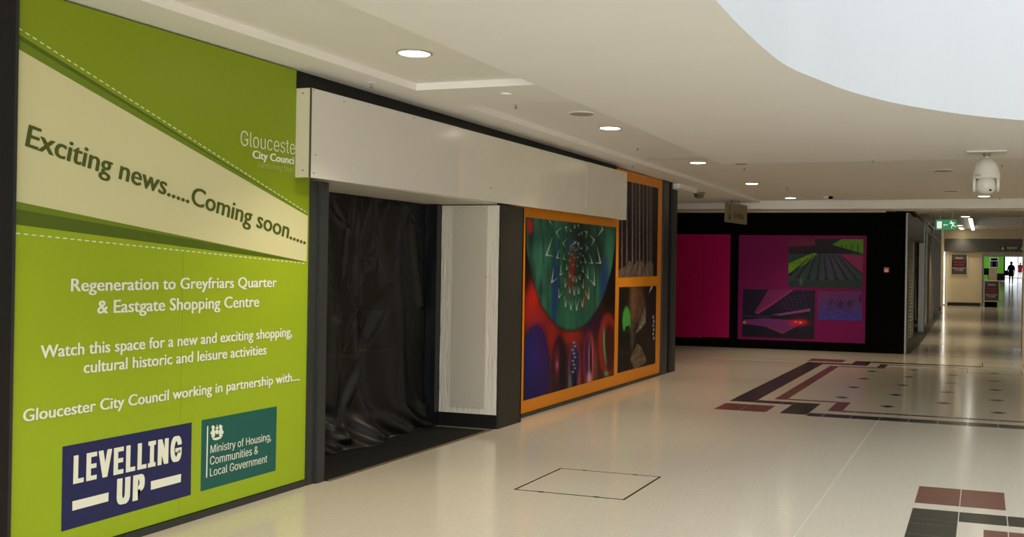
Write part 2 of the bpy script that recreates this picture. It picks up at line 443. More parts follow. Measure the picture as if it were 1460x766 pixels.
w.box(-2.0, -1.62, 21.0, 38.4, 3.0, 3.4)
struct('wall_corridor', w, CREAMW)
# wall facing us at the end of the corridor, with the wide opening
YF = 42.4
def far(x, y, o=0.0): return ony(x, y, YF-o)
w = MB(); zf = fz(YF)
w.box(-2.0, -.02, YF, YF+.25, zf-.1, 3.45); w.box(-.02, 9, YF, YF+.25, 2.45, 3.45); w.box(6.0, 9, YF, YF+.25, 0, 2.5)
struct('wall_end', w, CREAMW)
struct('baseboard_end', MB().box(-1.31, -.06, YF-.03, YF, zf-.02, zf+.13), BLACK)
struct('trim_4', MB().box(-1.44, 5, YF-.10, YF-.01, 2.526, 3.024), FAB)
struct('trim_5', MB().box(-.03, .05, YF-.05, YF+.3, zf, 2.44).box(.05, 5, YF-.04, YF+.3, 2.33, 2.44), ALUD)
w = MB(); w.box(-8, -7.8, 42, 97, 0, 4.7); w.box(9, 9.2, 23.8, 97, 0, 4.7); w.box(5.9, 6.1, 42.5, 96, 0, 4.6)
w.box(7.0, 9.1, 23.7, 23.9, 0, 3.5)
struct('wall_hall', w, CREAMW)
# hall end wall with the glazed exit
w = MB(); w.box(-8, 1.86, 96, 96.3, 1, 4.7); w.box(1.86, 6.2, 96, 96.3, 3.38, 4.7); w.box(5.2, 9, 96, 96.3, 1, 4.7)
struct('wall_exit', w, mat('grey_green_end_wall', (96, 100, 96), .6))
d = thing('exit_doorway', 'bright glazed exit doorway at the far end of the mall corridor', 'doorway', (3.5, 96.1, fz(96)))
for x in (1.86, 2.95, 4.05, 5.15): MB().box(x-.03, x+.03, 96.05, 96.15, fz(96), 3.38).build('frame_post', ALUD, d)
MB().box(1.83, 5.18, 96.05, 96.15, 3.28, 3.38).build('frame_head', ALUD, d)
MB().box(1.83, 5.18, 96.02, 96.18, fz(96)-.02, fz(96)+.04).build('threshold', ALUD, d)

# right column
struct('column', MB().box(.757, 1.35, 21.43, 22.0, 0, 2.825), CREAMW, bevel=.01)
FLC = bpy.data.objects['column']; FLC['label'] = 'cream square column at the right edge of the corridor'

# ================================================================== FLOOR INLAYS (pieces of the floor)
def piece(name, x0, x1, y0, y1, m, g=.0032, h=.0012):
    b = MB(); b.box(x0+g, x1-g, y0+g, y1-g, -.0015, h); return b.build(name, m, FLOOR)
def strip(name, xs, ys, m):
    for a, b_ in zip(xs[:-1], xs[1:]):
        for p, q in zip(ys[:-1], ys[1:]): piece(name, a, b_, p, q, m)
T = .3035
# near corner at the lower right
strip('red_tile', [-.423, -.124, .174], [7.26, 7.54, 7.848], REDT)
strip('dark_tile', [-.423, -.124], [6.09, 6.38, 6.67, 6.80, 7.096], DARKT)
strip('dark_tile', [-.124, .174, .477, .78, 1.083], [6.811, 7.092], DARKT)
strip('red_tile', [.026, .172, .475, .78], [6.45, 6.657], REDT)
# far pattern: near side
strip('red_tile', [-2.881, -2.582, -2.275], [11.28, 11.862], REDT)
strip('dark_tile', [-2.885, -2.578], [12.075, 12.44], DARKT)
ys = list(np.linspace(12.44, 17.98, 20)); strip('dark_tile', [-2.890, -2.584], ys, DARKT)
strip('dark_tile', [-2.578, -2.262, -2.122], [12.06, 12.30], DARKT)
strip('dark_tile', [-2.122, -1.812], [11.27, 11.60, 11.95, 12.29], DARKT)
strip('dark_tile', [-1.812, -1.644, -1.34, -1.035, -.729, -.426, -.124, .18, .48, .78, 1.08, 1.40], [11.18, 11.45], DARKT)
ys = list(np.linspace(12.49, 17.40, 17)); strip('red_tile', [-2.418, -2.262], ys, REDT)
strip('red_tile', [-2.262, -1.957, -1.655], [12.49, 12.60], REDT)
strip('red_tile', [-1.655, -1.488], [11.69, 12.0, 12.29, 12.58], REDT)
strip('red_tile', [-1.488, -1.34, -1.035, -.729, -.426, -.124, .18, .48, .78, 1.08, 1.40], [11.68, 11.80], REDT)
# far pattern: far side
strip('red_tile', [-2.935, -2.62, -2.318], [18.19, 18.75], REDT)
strip('dark_tile', [-2.584, -2.35, -2.13], [17.74, 17.98], DARKT)
strip('dark_tile', [-2.13, -1.84], [17.74, 18.17, 18.61], DARKT)
xs = [-1.84, -1.53, -1.22, -.92, -.61, -.31, .005]; strip('dark_tile', xs, [18.38, 18.62], DARKT)
strip('red_tile', [-2.262, -1.96, -1.66], [17.33, 17.46], REDT)
strip('red_tile', [-1.66, -1.52], [17.33, 17.75, 18.18], REDT)
strip('red_tile', [-1.52, -1.22, -.92, -.61, -.22], [18.03, 18.13], REDT)
# diamonds: staggered grid
def diamond(x, y):
    r = .093; b = MB(); b.slab([(x-r, y, .0012), (x, y-r*1.05, .0012), (x+r, y, .0012), (x, y+r*1.05, .0012)], (0, 0, -.0025)); return b.build('diamond_tile', DARKT, FLOOR)
d0 = diamond(0, 0); first = True
GX, GY, GA = -1.6917*1.57/1.6, 12.6468*1.57/1.6, .63*1.57/1.6
for i in range(5):
    for j in range(5):
        off = .517 if i % 2 == 0 else 0
        if i % 2 == 0 and j == 4: continue
        if i == 4 and j > 3: continue
        p = (GX+i*GA, GY+(j+off)*2*GA, 0)
        o = d0 if first else d0.copy()
        if not first: C.objects.link(o); o.parent = FLOOR
        o.location = p; first = False
piece('joint_strip', -1.0395, -1.0305, 3.0, 11.18, mat('pale_joint', (212, 205, 190), .35))
# thin metal joint across the corridor mouth
piece('expansion_joint', -1.40, .75, 20.50, 20.53, DARKT)
# floor hatches: recessed trays outlined by metal edges
def hatch(x0, x1, y0, y1, label):
    t = thing('floor_hatch', label, 'floor hatch', ((x0+x1)/2, (y0+y1)/2, 0), 'tiled access hatches')
    e = .012
    MB().box(x0, x0+e*1.3, y0, y1, 0, .0022).build('edge_strip', DARKT, t); MB().box(x1-e*1.3, x1, y0, y1, 0, .0022).build('edge_strip', DARKT, t)
    MB().box(x0, x1, y0, y0+e, 0, .0022).build('edge_strip', DARKT, t); MB().box(x0, x1, y1-e, y1, 0, .0022).build('edge_strip', DARKT, t)
    MB().box(x0+e*1.3, x1-e*1.3, y0+e, y1-e, 0, .0012).build('infill_tile', FLOORM, t)
    for fx, yy in ((.25, y0), (.75, y0), (.25, y1-e), (.75, y1-e)):
        xx = x0+(x1-x0)*fx; MB().box(xx-.02, xx+.02, yy-.006, yy+e+.006, 0, .003).build('lifting_key', DARKT, t)
hatch(-3.12, -2.287, 6.555, 7.395, 'square tiled access hatch outlined in dark metal, alone in the near cream floor')
hatch(-.222, .632, 17.26, 18.02, 'square access hatch in the far patterned floor, nearer of the two there')
hatch(.014, .70, 18.47, 19.44, 'square access hatch in the far floor, just beyond the patterned border')

# ================================================================== GREEN HOARDING
def sp(x, y, o=0.0): return onx(x, y, SHX+o)
yA, yB, yS = 3.768, 6.095, 4.897
H = thing('advertising_hoarding', 'tall lime green hoarding reading Exciting news Coming soon, left of the shop entrance', 'hoarding', (SHX, (yA+yB)/2, 0))
MB().box(SHX-.03, SHX, yA-.01, yS-.001, .045, ZL-.012).build('board', LIME, H)
b = MB(); b.slab([(SHX, yS+.001, .045), (SHX, yB, .045), (SHX, yB, 2.75), (SHX, 5.93, 2.75), (SHX, 5.93, ZL-.012), (SHX, yS+.001, ZL-.012)], (-.03, 0, 0)); b.build('board', LIME, H)
def prt(name, pts, m, o=.001, t=.0008, parent=H):
    q = [sp(x, y, o) for x, y in pts]; return MB().slab(q, (-t, 0, 0)).build(name, m, parent)
tq = [(SHX+.0006, yA+.003, 2.0), (SHX+.0006, yB-.002, 1.9), (SHX+.0006, yB-.002, 2.20), (SHX+.0006, 5.925, 2.2), (SHX+.0006, 5.925, ZL-.014), (SHX+.0006, yA+.003, ZL-.014)]
a_ = sp(26, 48.6, .0006); b_ = sp(438.6, 305.5, .0006); tq[0] = (a_[0], yA+.003, a_[2]); tq[1] = (b_[0], yB-.002, b_[2])
MB().slab(tq, (-.0005, 0, 0)).build('printed_field', mat('dark_lime_print', (126, 147, 16), .4, spec=.35), H)
prt('printed_fold', [(26, 48.6), (438.6, 305.5), (438.6, 308), (25.5, 69.5)], PRLIME, .0010)
prt('printed_fold', [(26, 48.6), (438.6, 305.6), (26, 55.5)], PROLIVE, .0016)
prt('printed_band', [(25.5, 69.5), (438.9, 308), (437.2, 373.4), (22.5, 287)], PRBEIGE, .0010)
prt('printed_fold', [(22.5, 287), (437.2, 373.4), (437.2, 374.2), (22.2, 319)], PRLIME, .0010)
prt('printed_fold', [(22.4, 298), (280, 343), (437.2, 373.8), (330, 361), (22.2, 320)], PROLIVE, .0016)
def dashes(p0, p1, n, w=1.6):
    a = sp(*p0, .001); b_ = sp(*p1, .001); d = b_-a; L = np.linalg.norm(d); d = d/L; nrm = np.array([0, -d[2], d[1]])
    m = MB(); step = L/n
    for i in range(n):
        s0 = a+d*(i*step); s1 = s0+d*step*.55
        m.slab([s0+nrm*.0028, s1+nrm*.0028, s1-nrm*.0028, s0-nrm*.0028], (-.0008, 0, 0))
    o = m.build('stitched_line', PRWHITE, H); o['kind'] = 'stuff'
dashes((26, 39.8), (438.6, 304.0), 56)
dashes((22.2, 332.6), (436.8, 376), 50)
def wl_text(body, p0, p1, ptop, m, parent=H, **k):
    a = sp(*p0, .0022); b_ = sp(*p1, .0022); U = b_-a; wd = np.linalg.norm(U); U = U/wd; V = np.cross(np.array([1.0, 0, 0]), U)
    t = sp(*ptop, .0022); cap = abs((t-a)@V)
    return letters(body, a, U, V, wd, cap, m, parent, **k)
wl_text('Exciting news.....Coming soon.....', (35.5, 207.8), (435.5, 348.5), (40.7, 177.5), PRTEXTD, heavy=.018)
wl_text('Regeneration to Greyfriars Quarter', (100.8, 415.6), (394.3, 409.3), (101.5, 397.5), PRWHITE, heavy=.020)
wl_text('& Eastgate Shopping Centre', (138.4, 447.2), (369.2, 437.5), (139, 428.5), PRWHITE, heavy=.020)
wl_text('Watch this space for a new and exciting shopping,', (57.5, 511), (416.2, 479.5), (58, 493), PRWHITE, heavy=.020)
wl_text('cultural historic and leisure activities', (119, 532.6), (379.6, 505.3), (119.3, 515.5), PRWHITE, heavy=.020)
wl_text('Gloucester City Council working in partnership with....', (32.4, 602), (427.2, 542.4), (32.6, 584.5), PRWHITE, heavy=.020)
# council mark
wl_text('Glouceste', (343, 207.5), (420.4, 220.8), (349, 187), PRWHITE, font=INTER, bold=-.012)
wl_text('City Counci', (360, 225.2), (419, 234.4), (360.6, 214.3), PRWHITE, heavy=.028)
wl_text('Transforming Your C', (366.4, 238.6), (421.5, 246.3), (366.8, 230.2), PRPALE, font=INTER, bold=-.008, shear=.15)
prt('navy_square', [(89.2, 637.2), (273.5, 602.5), (271.9, 705.9), (87.3, 758.5)], PRNAVY, .0010)
wl_text('LEVELLING', (104.2, 689.5), (258.3, 655.6), (104.2, 651.6), PRWHITE, heavy=.062, font=INTER, spacing=1.28)
wl_text('UP', (166, 719.5), (205.4, 709.8), (166, 685), PRWHITE, heavy=.075, font=INTER, spacing=1.3)
prt('white_bar', [(103.3, 715.3), (155, 702.4), (154.4, 715), (103.3, 728.6)], PRWHITE, .002)
prt('white_bar', [(215.2, 686.6), (258.3, 676), (257.7, 687.6), (215.2, 698.8)], PRWHITE, .002)
prt('teal_square', [(287.6, 599.4), (394.8, 579.5), (392.9, 671.2), (286, 701.1)], PRTEAL, .0010)
prt('white_rule', [(295.5, 608), (297, 607.7), (295.4, 681.2), (293.9, 681.6)], PRWHITE, .002)
wl_text('Ministry of Housing,', (300, 646.6), (386.2, 627.6), (300.3, 635.4), PRWHITE, font=INTER, bold=-.004)
wl_text('Communities &', (299.3, 663.3), (367.7, 647.2), (299.6, 651.5), PRWHITE, font=INTER, bold=-.004)
wl_text('Local Government', (299.3, 679.8), (380.6, 659.4), (299.6, 668.3), PRWHITE, font=INTER, bold=-.004)
# crest of the ministry: crown, shield, two supporters, scroll
def cz(x, y): return (280+x/5.892, 570+y/5.892)
crm = MB()
def cpoly(p):
    crm.slab([sp(*cz(*q), .002) for q in p], (-.0008, 0, 0))
def cring(cx, cy, a, b_, n=14): cpoly([(cx+a*math.cos(t), cy+b_*math.sin(t)) for t in np.linspace(0, 2*math.pi, n, endpoint=False)])
cring(174, 272, 15, 20); 
cpoly([(164, 250), (160, 232), (168, 238), (174, 206), (181, 236), (188, 229), (185, 247)])
cpoly([(152, 316), (140, 322), (124, 306), (134, 296), (120, 290), (122, 266), (132, 270), (132, 240), (126, 226), (140, 216), (154, 224), (150, 250), (158, 268), (156, 296)])
cpoly([(192, 306), (190, 268), (196, 246), (190, 222), (200, 208), (208, 216), (220, 220), (216, 240), (222, 262), (230, 264), (226, 288), (214, 290), (222, 304), (206, 312)])
cpoly([(132, 322), (150, 324), (172, 318), (196, 312), (214, 306), (210, 322), (186, 336), (160, 342), (140, 336)])
crm.build('crest', PRWHITE, H, label='white royal coat of arms')
# frame round the hoarding
F = H
MB().box(SHX-.06, SHX+.02, yB, yB+.075, 0, 2.172).build('frame_post', CHAR, F, bevel=.003)
MB().box(SHX-.06, SHX+.045, yB+.075, yB+.17, 0, 2.172).build('frame_post', CHAR, F, bevel=.003)
MB().box(SHX-.06, SHX+.03, yB+.09, yB+.10, .0, 2.172).build('groove_bead', ALUD, F)
MB().box(SHX-.05, SHX+.018, yA, yB, 0, .04).build('bottom_rail', CHAR, F, bevel=.003)
P = thing('black_pillar', 'black pillar at the left edge of the green hoarding', 'pillar', (-4.7, 3.5, 0))
MB().box(-4.95, SHX+.03, 2.6, 3.735, 0, ZL-.005).build('casing', BLACK, P)
MB().box(-4.95, SHX+.015, 3.735, 3.766, 0, ZL-.005).build('edge_trim', CHAR, P)

# ================================================================== ENTRANCE: fascia, soffit, sheet, mat, pier
XF = -4.418
FA = thing('shop_fascia', 'long white boxed fascia with blank acrylic panels over the blacked-out entrance', 'fascia', (XF, 9.2, 2.2))
def fp(x, y): return onx(x, y, XF)
def ztop(yy): return 2.798+(yy-5.935)*(2.846-2.798)/6.61
def zbot(yy): return 2.177+(yy-5.935)*(2.224-2.177)/6.61
def fpanel(y0, y1, m, dx=0.0):
    MB().slab([(XF+dx, y0, zbot(y0)), (XF+dx, y1, zbot(y1)), (XF+dx, y1, ztop(y1)), (XF+dx, y0, ztop(y0))], (-.012, 0, 0)).build('fascia_panel', m, FA, bevel=.001)
ybs = [5.938, 8.045, 9.77, 11.115, 12.545]
fpanel(ybs[0], ybs[1]-.002, FRED, .004)
fpanel(ybs[1]+.002, ybs[2]-.0008, FRED2)
fpanel(ybs[2]+.0008, ybs[3]-.002, FRED2)
fpanel(ybs[3]+.002, ybs[4], FRED2, .003)
MB().slab([(XF, 5.930, zbot(5.93)), (XF, 5.930, ztop(5.93)), (SHX+.002, 5.930, ztop(5.93)), (SHX+.002, 5.930, zbot(5.93))], (0, .008, 0)).build('end_cap', ENDC, FA, bevel=.001)
MB().box(XF-.004, XF+.006, 5.926, 5.936, zbot(5.93), ztop(5.93)).build('corner_trim', ALUD, FA)
MB().slab([(XF-.012, 5.94, ztop(5.93)-.01), (XF-.012, 12.54, ztop(12.54)-.01), (SHX+.004, 12.54, ztop(12.54)-.01), (SHX+.004, 5.94, ztop(5.93)-.01)], (0, 0, -.006)).build('top_tray', WHITEP, FA)
MB().slab([(XF-.012, 5.94, zbot(5.93)+.01), (XF-.012, 12.54, zbot(12.54)+.01), (SHX+.004, 12.54, zbot(12.54)+.01), (SHX+.004, 5.94, zbot(5.93)+.01)], (0, 0, .006)).build('bottom_tray', WHITEP, FA)
MB().slab([(XF+.002, 12.545, zbot(12.5)), (XF+.002, 12.545, ztop(12.5)), (SHX+.01, 12.545, ztop(12.5)), (SHX+.01, 12.545, zbot(12.5))], (0, .006, 0)).build('end_cap', WHITEP, FA)
for x, y in ((432, 133), (431.5, 243)):
    p = onp(x, y, (0, 5.93, 0), (0, 1, 0)); MB().lathe([(.006, 0), (.004, -.003)], (p[0], 5.93, p[2]), 10, 'y').build('screw', ALUD, FA)
for x, y in ((447, 129), (490, 145), (449, 221), (446.5, 247), (590, 168), (835, 231), (836, 298), (660, 183), (700, 268), (886, 250), (886, 308)):
    p = fp(x, y); MB().lathe([(.006, 0), (.004, .007)], (XF, p[1], p[2]), 10, 'x').build('screw', ALUD, FA)
# lobby soffit
struct('trim_6', MB().box(-5.34, SHX+.03, 6.27, 9.0, 2.19, 2.215), WHITEP)
# black polythene sheet
SH = MB(); ny, nz = 200, 200
r = np.random.default_rng(5)
Yg, Zg = np.meshgrid(np.linspace(6.28, 8.84, ny), np.linspace(2.188, 0.0, nz))
yy = (Yg-6.28)/2.56; zz = Zg/2.188
D = .018*np.sin(yy*24+2.2*np.sin(zz*3))+.012*np.sin(yy*43+zz*5+1.1)+.02*(vnoise(yy*10, zz*3, 1, 1, 4)-.5)*2
D += .05*(vnoise(yy*6, zz*4, 1, 1, 9)-.5)*(1-zz)**1.2
for (a, b_, c_, d_, amp, wd) in ((.42, .05, .75, .62, .05, .022), (.30, .98, .43, .50, .035, .02), (.43, .50, .42, .12, .04, .022), (.12, .98, .24, .5, .03, .016), (.72, .98, .62, .72, .03, .02), (.9, .9, .97, .55, .03, .02), (.05, .3, .42, .12, -.03, .03), (.2, .98, .3, .3, .02, .02)):
    dx, dz = c_-a, d_-b_; t = np.clip(((yy-a)*dx+(zz-b_)*dz)/(dx*dx+dz*dz), 0, 1); dist = np.hypot(yy-a-t*dx, (zz-b_-t*dz)); D += amp*np.exp(-(dist/wd)**2)
for k_ in range(34):
    a = r.uniform(.02, .98); b_ = r.choice([.99, .99, r.uniform(.3, .9)]); ang = r.normal(0, .32); ln = r.uniform(.15, .5); c_ = a+math.sin(ang)*ln; d_ = b_-math.cos(ang)*ln
    amp = r.uniform(.006, .02)*r.choice([-1, 1, 1]); wd = r.uniform(.008, .02)
    dx, dz = c_-a, d_-b_; t = np.clip(((yy-a)*dx+(zz-b_)*dz)/(dx*dx+dz*dz), 0, 1); dist = np.hypot(yy-a-t*dx, (zz-b_-t*dz)); D += amp*(1-t*.6)*np.maximum(0, 1-dist/wd)
for zc in (.355, .74, .52): D += .006*np.exp(-((zz-zc-.02*yy)/.004)**2)
fl_ = np.clip((.16-zz)/.16, 0, 1); D += .16*fl_**1.6*(.5+.8*np.exp(-((yy-.52)/.16)**2)+.3*vnoise(yy*9, zz, 1, 1, 2))+.03*fl_*np.sin(yy*40+zz*60)
Xg = -5.22+D; Xg[:3] = -5.22+D[:3]*.4
Zg = Zg+.012*vnoise(yy*14, zz*0, 1, 1, 8)*fl_+.003*0
Zg = np.maximum(Zg, .010)
idx = np.arange(ny*nz).reshape(nz, ny)
SH.v = [tuple(q) for q in np.stack([Xg, Yg, Zg], -1).reshape(-1, 3).tolist()]
SH.f = [tuple(int(t) for t in q) for q in np.stack([idx[1:, :-1], idx[1:, 1:], idx[:-1, 1:], idx[:-1, :-1]], -1).reshape(-1, 4)]
so = SH.build('plastic_sheet', SHEET, None, smooth=True); tag(so, 'creased black plastic sheet hanging across the closed shop entrance', 'plastic sheet')
md = so.modifiers.new('thickness', 'SOLIDIFY'); md.thickness = .002
EF = thing('entrance_portal', 'black upright portal jamb between the plastic sheet and the white pier', 'portal', (-5.15, 8.9, 0))
MB().box(-5.3, -5.088, 8.846, 9.02, 0, 2.188).build('jamb', mat('blue_black_frame', (12, 15, 22), .35), EF, bevel=.003)
# mat
mt = thing('entrance_mat', 'black entrance mat with a thin metal edge in front of the plastic sheet', 'mat', (-4.9, 7.6, 0))
MB().box(-5.10, -4.475, 6.275, 8.80, 0.0, .008).build('mat_surface', MATM, mt)
MB().box(-4.475, -4.455, 6.275, 8.86, 0.0, .010).build('edge_strip', EDGE, mt)
MB().box(-5.1, -4.475, 8.80, 8.82, 0.0, .010).build('edge_strip', EDGE, mt)
# pier
yP = 8.94
PI_ = thing('shopfront_pier', 'square pier with textured white front and black plinth between entrance and orange hoarding', 'pier', (-4.77, 9.2, 0))
MB().box(-5.085, -4.455, yP+.004, 9.44, .13, 2.18).build('core', WHITEP, PI_)
pf = MB(); gx, gz = 110, 170
Xp, Zp = np.meshgrid(np.linspace(-5.085, -4.456, gx), np.linspace(.135, 2.18, gz))
wob = .03*vnoise(Xp*9+40, Zp*5+40, 1, 1, 21); hp = .010*np.abs(vnoise((Xp+wob)*48+300, Zp*4.5+40, 1, 1, 22)-.5)+.004*vnoise(Xp*90+500, Zp*16+40, 1, 1, 23)
Yp = yP-hp; ix = np.arange(gx*gz).reshape(gz, gx)
pf.v = [tuple(q) for q in np.stack([Xp, Yp, Zp], -1).reshape(-1, 3).tolist()]; pf.f = [tuple(int(t_) for t_ in q) for q in np.stack([ix[:-1, :-1], ix[:-1, 1:], ix[1:, 1:], ix[1:, :-1]], -1).reshape(-1, 4)]
pf = pf.build('textured_face', PAPER, PI_, smooth=True)
pq = [ony(649, 297, yP), ony(696, 297, yP), ony(690, 581, yP), ony(643, 578, yP)]
MB().box(pq[0][0], pq[1][0], yP-.026, yP, .195, 2.165).build('raised_panel', mat('greyish_panel', (190, 184, 172), .5), PI_, bevel=.003)
for px, py in ((653, 302), (692, 302), (648, 572), (686, 575), (694, 395)):
    p = ony(px, py, yP); MB().lathe([(.005, 0), (.004, -.028)], (p[0], yP, p[2]), 8, 'y').build('screw', ALUD, PI_)
MB().box(-5.085, -4.452, yP-.006, yP+.1, 0, .135).build('plinth', BLACK, PI_)
MB().box(-4.455, -4.437, yP-.002, 9.462, 0, 2.19).build('side_board', DGREY, PI_, bevel=.002)
MB().box(-4.6, -4.437, 9.44, 9.462, 0, 2.19).build('side_board', DGREY, PI_)

# ================================================================== ORANGE HOARDING
OX = -4.57
def op_(x, y): return onx(x, y, OX)
O = thing('picture_hoarding', 'orange hoarding with three large photographs, beyond the white pier', 'hoarding', (OX, 12.1, 0))
MB().slab([(OX, 9.463, .035), (OX, 14.60, .035), (OX, 14.60, 2.925), (OX, 12.60, 2.915), (OX, 12.60, 2.30), (OX, 9.463, 2.30)], (-.03, 0, 0)).build('board', ORANGE, O)
MB().box(OX-.05, OX+.03, 9.465, 14.60, 0, .03).build('bottom_rail', CHAR, O, bevel=.003)
def art_disc(X, Y):
    c = flat(X, (16, 6, 8))
    nz_ = vnoise(X, Y, 9, 14, 1); c = over(c, ell(X, Y, 812, 520, 90, 110, .25), (80, 26, 22))
    c = over(c, ell(X, Y, 760, 425, 11, 32, .25, .25), (214, 24, 12)); c = over(c, ell(X, Y, 764, 455, 16, 18, .3), (200, 30, 18))
    c = over(c, ell(X, Y, 786, 478, 9, 26, .3), (176, 24, 14)); c = over(c, ell(X, Y, 814, 480, 16, 12, .3), (190, 34, 18))
    c = over(c, ell(X, Y, 846, 466, 10, 18, .4), (34, 14, 92)); c = over(c, ell(X, Y, 852, 500, 12, 30, .4), (90, 16, 12))
    c = over(c, ell(X, Y, 872, 410, 10, 40, .3), (14, 5, 7))
    # green disc
    d = flat(X, (38, 92, 78)); n2 = vnoise(X, Y, 3.2, 60, 6); n3 = vnoise(X, Y, 14, 26, 12)
    d = d*(.55+.75*n2)[..., None]*(.65+.6*n3)[..., None]
    d = over(d, ell(X, Y, 812, 445, 36, 34, .35)*.75, (44, 138, 104)); d = over(d, ell(X, Y, 800, 340, 20, 50, .5)*.5, (40, 130, 100))
    d = over(d, ell(X, Y, 868, 345, 5, 30, .3)*.6, (60, 150, 110)); d = over(d, ell(X, Y, 826, 330, 7, 60, .5)*.75, (6, 30, 26))
    d = over(d, ell(X, Y, 791, 420, 3.5, 60, .25, .04)*.9, (16, 52, 150)); d = over(d, ell(X, Y, 861, 405, 4.5, 34, .25, .05)*.85, (20, 50, 140))
    d = over(d, ell(X, Y, 815, 385, 4.5, 30, .25, .08)*.9, (170, 44, 36)); d = over(d, ell(X, Y, 815, 350, 6, 8, .3)*.7, (30, 70, 150))
    d = over(d, ell(X, Y, 755.5, 322, 4, 12, .15), (190, 30, 22)); d = over(d, ell(X, Y, 834, 424, 2.4, 14, .3, .15)*.7, (160, 60, 40))
    # white ticks: arm end, tip, arm end, width
    for q in ((240, 200, 198, 326, 246, 336, 9), (566, 262, 591, 384, 552, 386, 8), (545, 430, 547, 546, 518, 508, 7), (250, 425, 236, 526, 276, 498, 7), (286, 570, 290, 638, 312, 600, 5), (330, 625, 336, 703, 347, 660, 5), (364, 660, 376, 726, 388, 662, 5), (410, 658, 417, 728, 434, 652, 5), (446, 650, 460, 702, 470, 638, 5), (480, 592, 505, 646, 509, 558, 6),
              (307, 124, 270, 160, 291, 202, 5), (513, 180, 546, 215, 524, 258, 6), (600, 110, 606, 140, 568, 192, 8), (218, 66, 222, 80, 242, 110, 6), (290, 290, 274, 346, 298, 351, 6), (510, 318, 531, 386, 506, 386, 6), (345, 208, 319, 240, 333, 268, 4), (480, 250, 497, 275, 482, 303, 4), (472, 154, 492, 157, 484, 204, 5), (356, 122, 338, 122, 345, 158, 5),
              (304, 398, 298, 472, 323, 458, 5), (495, 428, 501, 497, 481, 464, 5), (330, 498, 334, 558, 346, 528, 4), (468, 504, 466, 568, 449, 540, 4), (360, 550, 367, 604, 377, 568, 4), (390, 556, 400, 618, 408, 562, 4), (421, 558, 432, 608, 441, 558, 4), (325, 318, 324, 356, 345, 361, 4), (474, 344, 484, 382, 469, 380, 4), (345, 394, 344, 432, 358, 413, 4), (461, 408, 466, 452, 450, 434, 4),
              (361, 448, 368, 488, 381, 468, 3.5), (386, 478, 392, 518, 402, 480, 3.5), (407, 482, 415, 522, 424, 484, 3.5), (432, 472, 441, 506, 447, 466, 3.5), (398, 104, 403, 128, 410, 106, 3.5), (424, 118, 430, 104, 437, 130, 3.5), (372, 138, 372, 148, 384, 160, 3), (446, 168, 455, 160, 456, 182, 3), (430, 178, 436, 172, 438, 188, 3)):
        P3 = [(740+q[k_]/5.107, 300+q[k_+1]/5.107) for k_ in (0, 2, 4)]; w_ = q[6]/5.107*.62
        d = over(d, seg(X, Y, P3[1][0], P3[1][1], P3[0][0], P3[0][1], w_, .08, .2), (208, 208, 190)); d = over(d, seg(X, Y, P3[1][0], P3[1][1], P3[2][0], P3[2][1], w_, .08, .2), (208, 208, 190))
    for k_, (rx, ry, n, w_, ph) in enumerate(((4, 6, 7, .35, .1), (7, 11, 9, .4, .45), (10, 17, 10, .45, .1))):
        for i in range(n):
            a = ph+2*math.pi*i/n; tx, ty = 820.5+rx*math.cos(a), 352+6*k_+ry*math.sin(a)
            for sg_ in (-1, 1): d = over(d, seg(X, Y, tx, ty, tx+sg_*1.3, ty-2.6, w_, .05, .18)*.8, (196, 200, 180))
    c = over(c, ell(X, Y, 813.5, 303, 66, 169, .006), (0, 0, 0))*(1-ell(X, Y, 813.5, 303, 66, 169, .006))[..., None]+d*ell(X, Y, 813.5, 303, 66, 169, .006)[..., None]
    # glass baubles along the bottom
    c = over(c, ell(X, Y, 764, 528, 19, 64, .03), (36, 16, 92)); c = over(c, ell(X, Y, 760, 510, 9, 30, .4), (24, 36, 140)); c = over(c, ell(X, Y, 770, 500, 7, 26, .4)*.7, (70, 16, 100)); c = over(c, ell(X, Y, 756, 560, 10, 26, .5)*.7, (20, 14, 90))
    c = over(c, ell(X, Y, 797, 530, 11, 50, .04), (34, 10, 46)); c = over(c, ell(X, Y, 794, 518, 4, 20, .4), (150, 20, 44)); c = over(c, ell(X, Y, 801, 530, 3, 30, .4), (8, 2, 8)); c = over(c, ell(X, Y, 794, 521, 1.5, 5, .3), (190, 110, 130))
    c = over(c, ell(X, Y, 819, 528, 9, 44, .05), (150, 34, 50)); c = over(c, ell(X, Y, 819, 528, 6.6, 36, .06), (30, 30, 110)); c = over(c, ell(X, Y, 819, 540, 2.5, 26, .2), (12, 4, 14))
    for j in range(9): c = over(c, ell(X, Y, 818+1.6*math.sin(j*2.1), 489+j*5.2, 1.8, 1.5, .2)*.8, (190, 190, 200))
    c = over(c, ell(X, Y, 812, 546, 2, 12, .3)*.8, (60, 150, 130)); c = over(c, ell(X, Y, 825, 544, 2, 12, .3)*.8, (180, 60, 70))
    c = over(c, ell(X, Y, 840, 516, 9, 42, .05), (170, 26, 32)); c = over(c, ell(X, Y, 839, 514, 6.4, 34, .07), (70, 20, 96)); c = over(c, ell(X, Y, 842, 512, 3.2, 28, .15), (226, 120, 124)); c = over(c, ell(X, Y, 842, 516, 1.6, 30, .15), (16, 4, 6))
    c = over(c, ell(X, Y, 840, 540, 3.4, 10, .2), (214, 150, 158)); c = over(c, ell(X, Y, 850, 525, 1.2, 26, .3)*.6, (70, 130, 120))
    c = over(c, ell(X, Y, 866.5, 492, 14, 45, .04), (158, 34, 18)); c = over(c, ell(X, Y, 869, 496, 9, 33, .07), (70, 20, 14)); c = over(c, ell(X, Y, 862.5, 494, 2.6, 26, .1, -.06), (96, 170, 128)); c = over(c, ell(X, Y, 865, 496, 2.4, 26, .15, -.06), (70, 18, 12)); c = over(c, ell(X, Y, 864, 533, 3, 4, .2), (80, 150, 110))
    return c
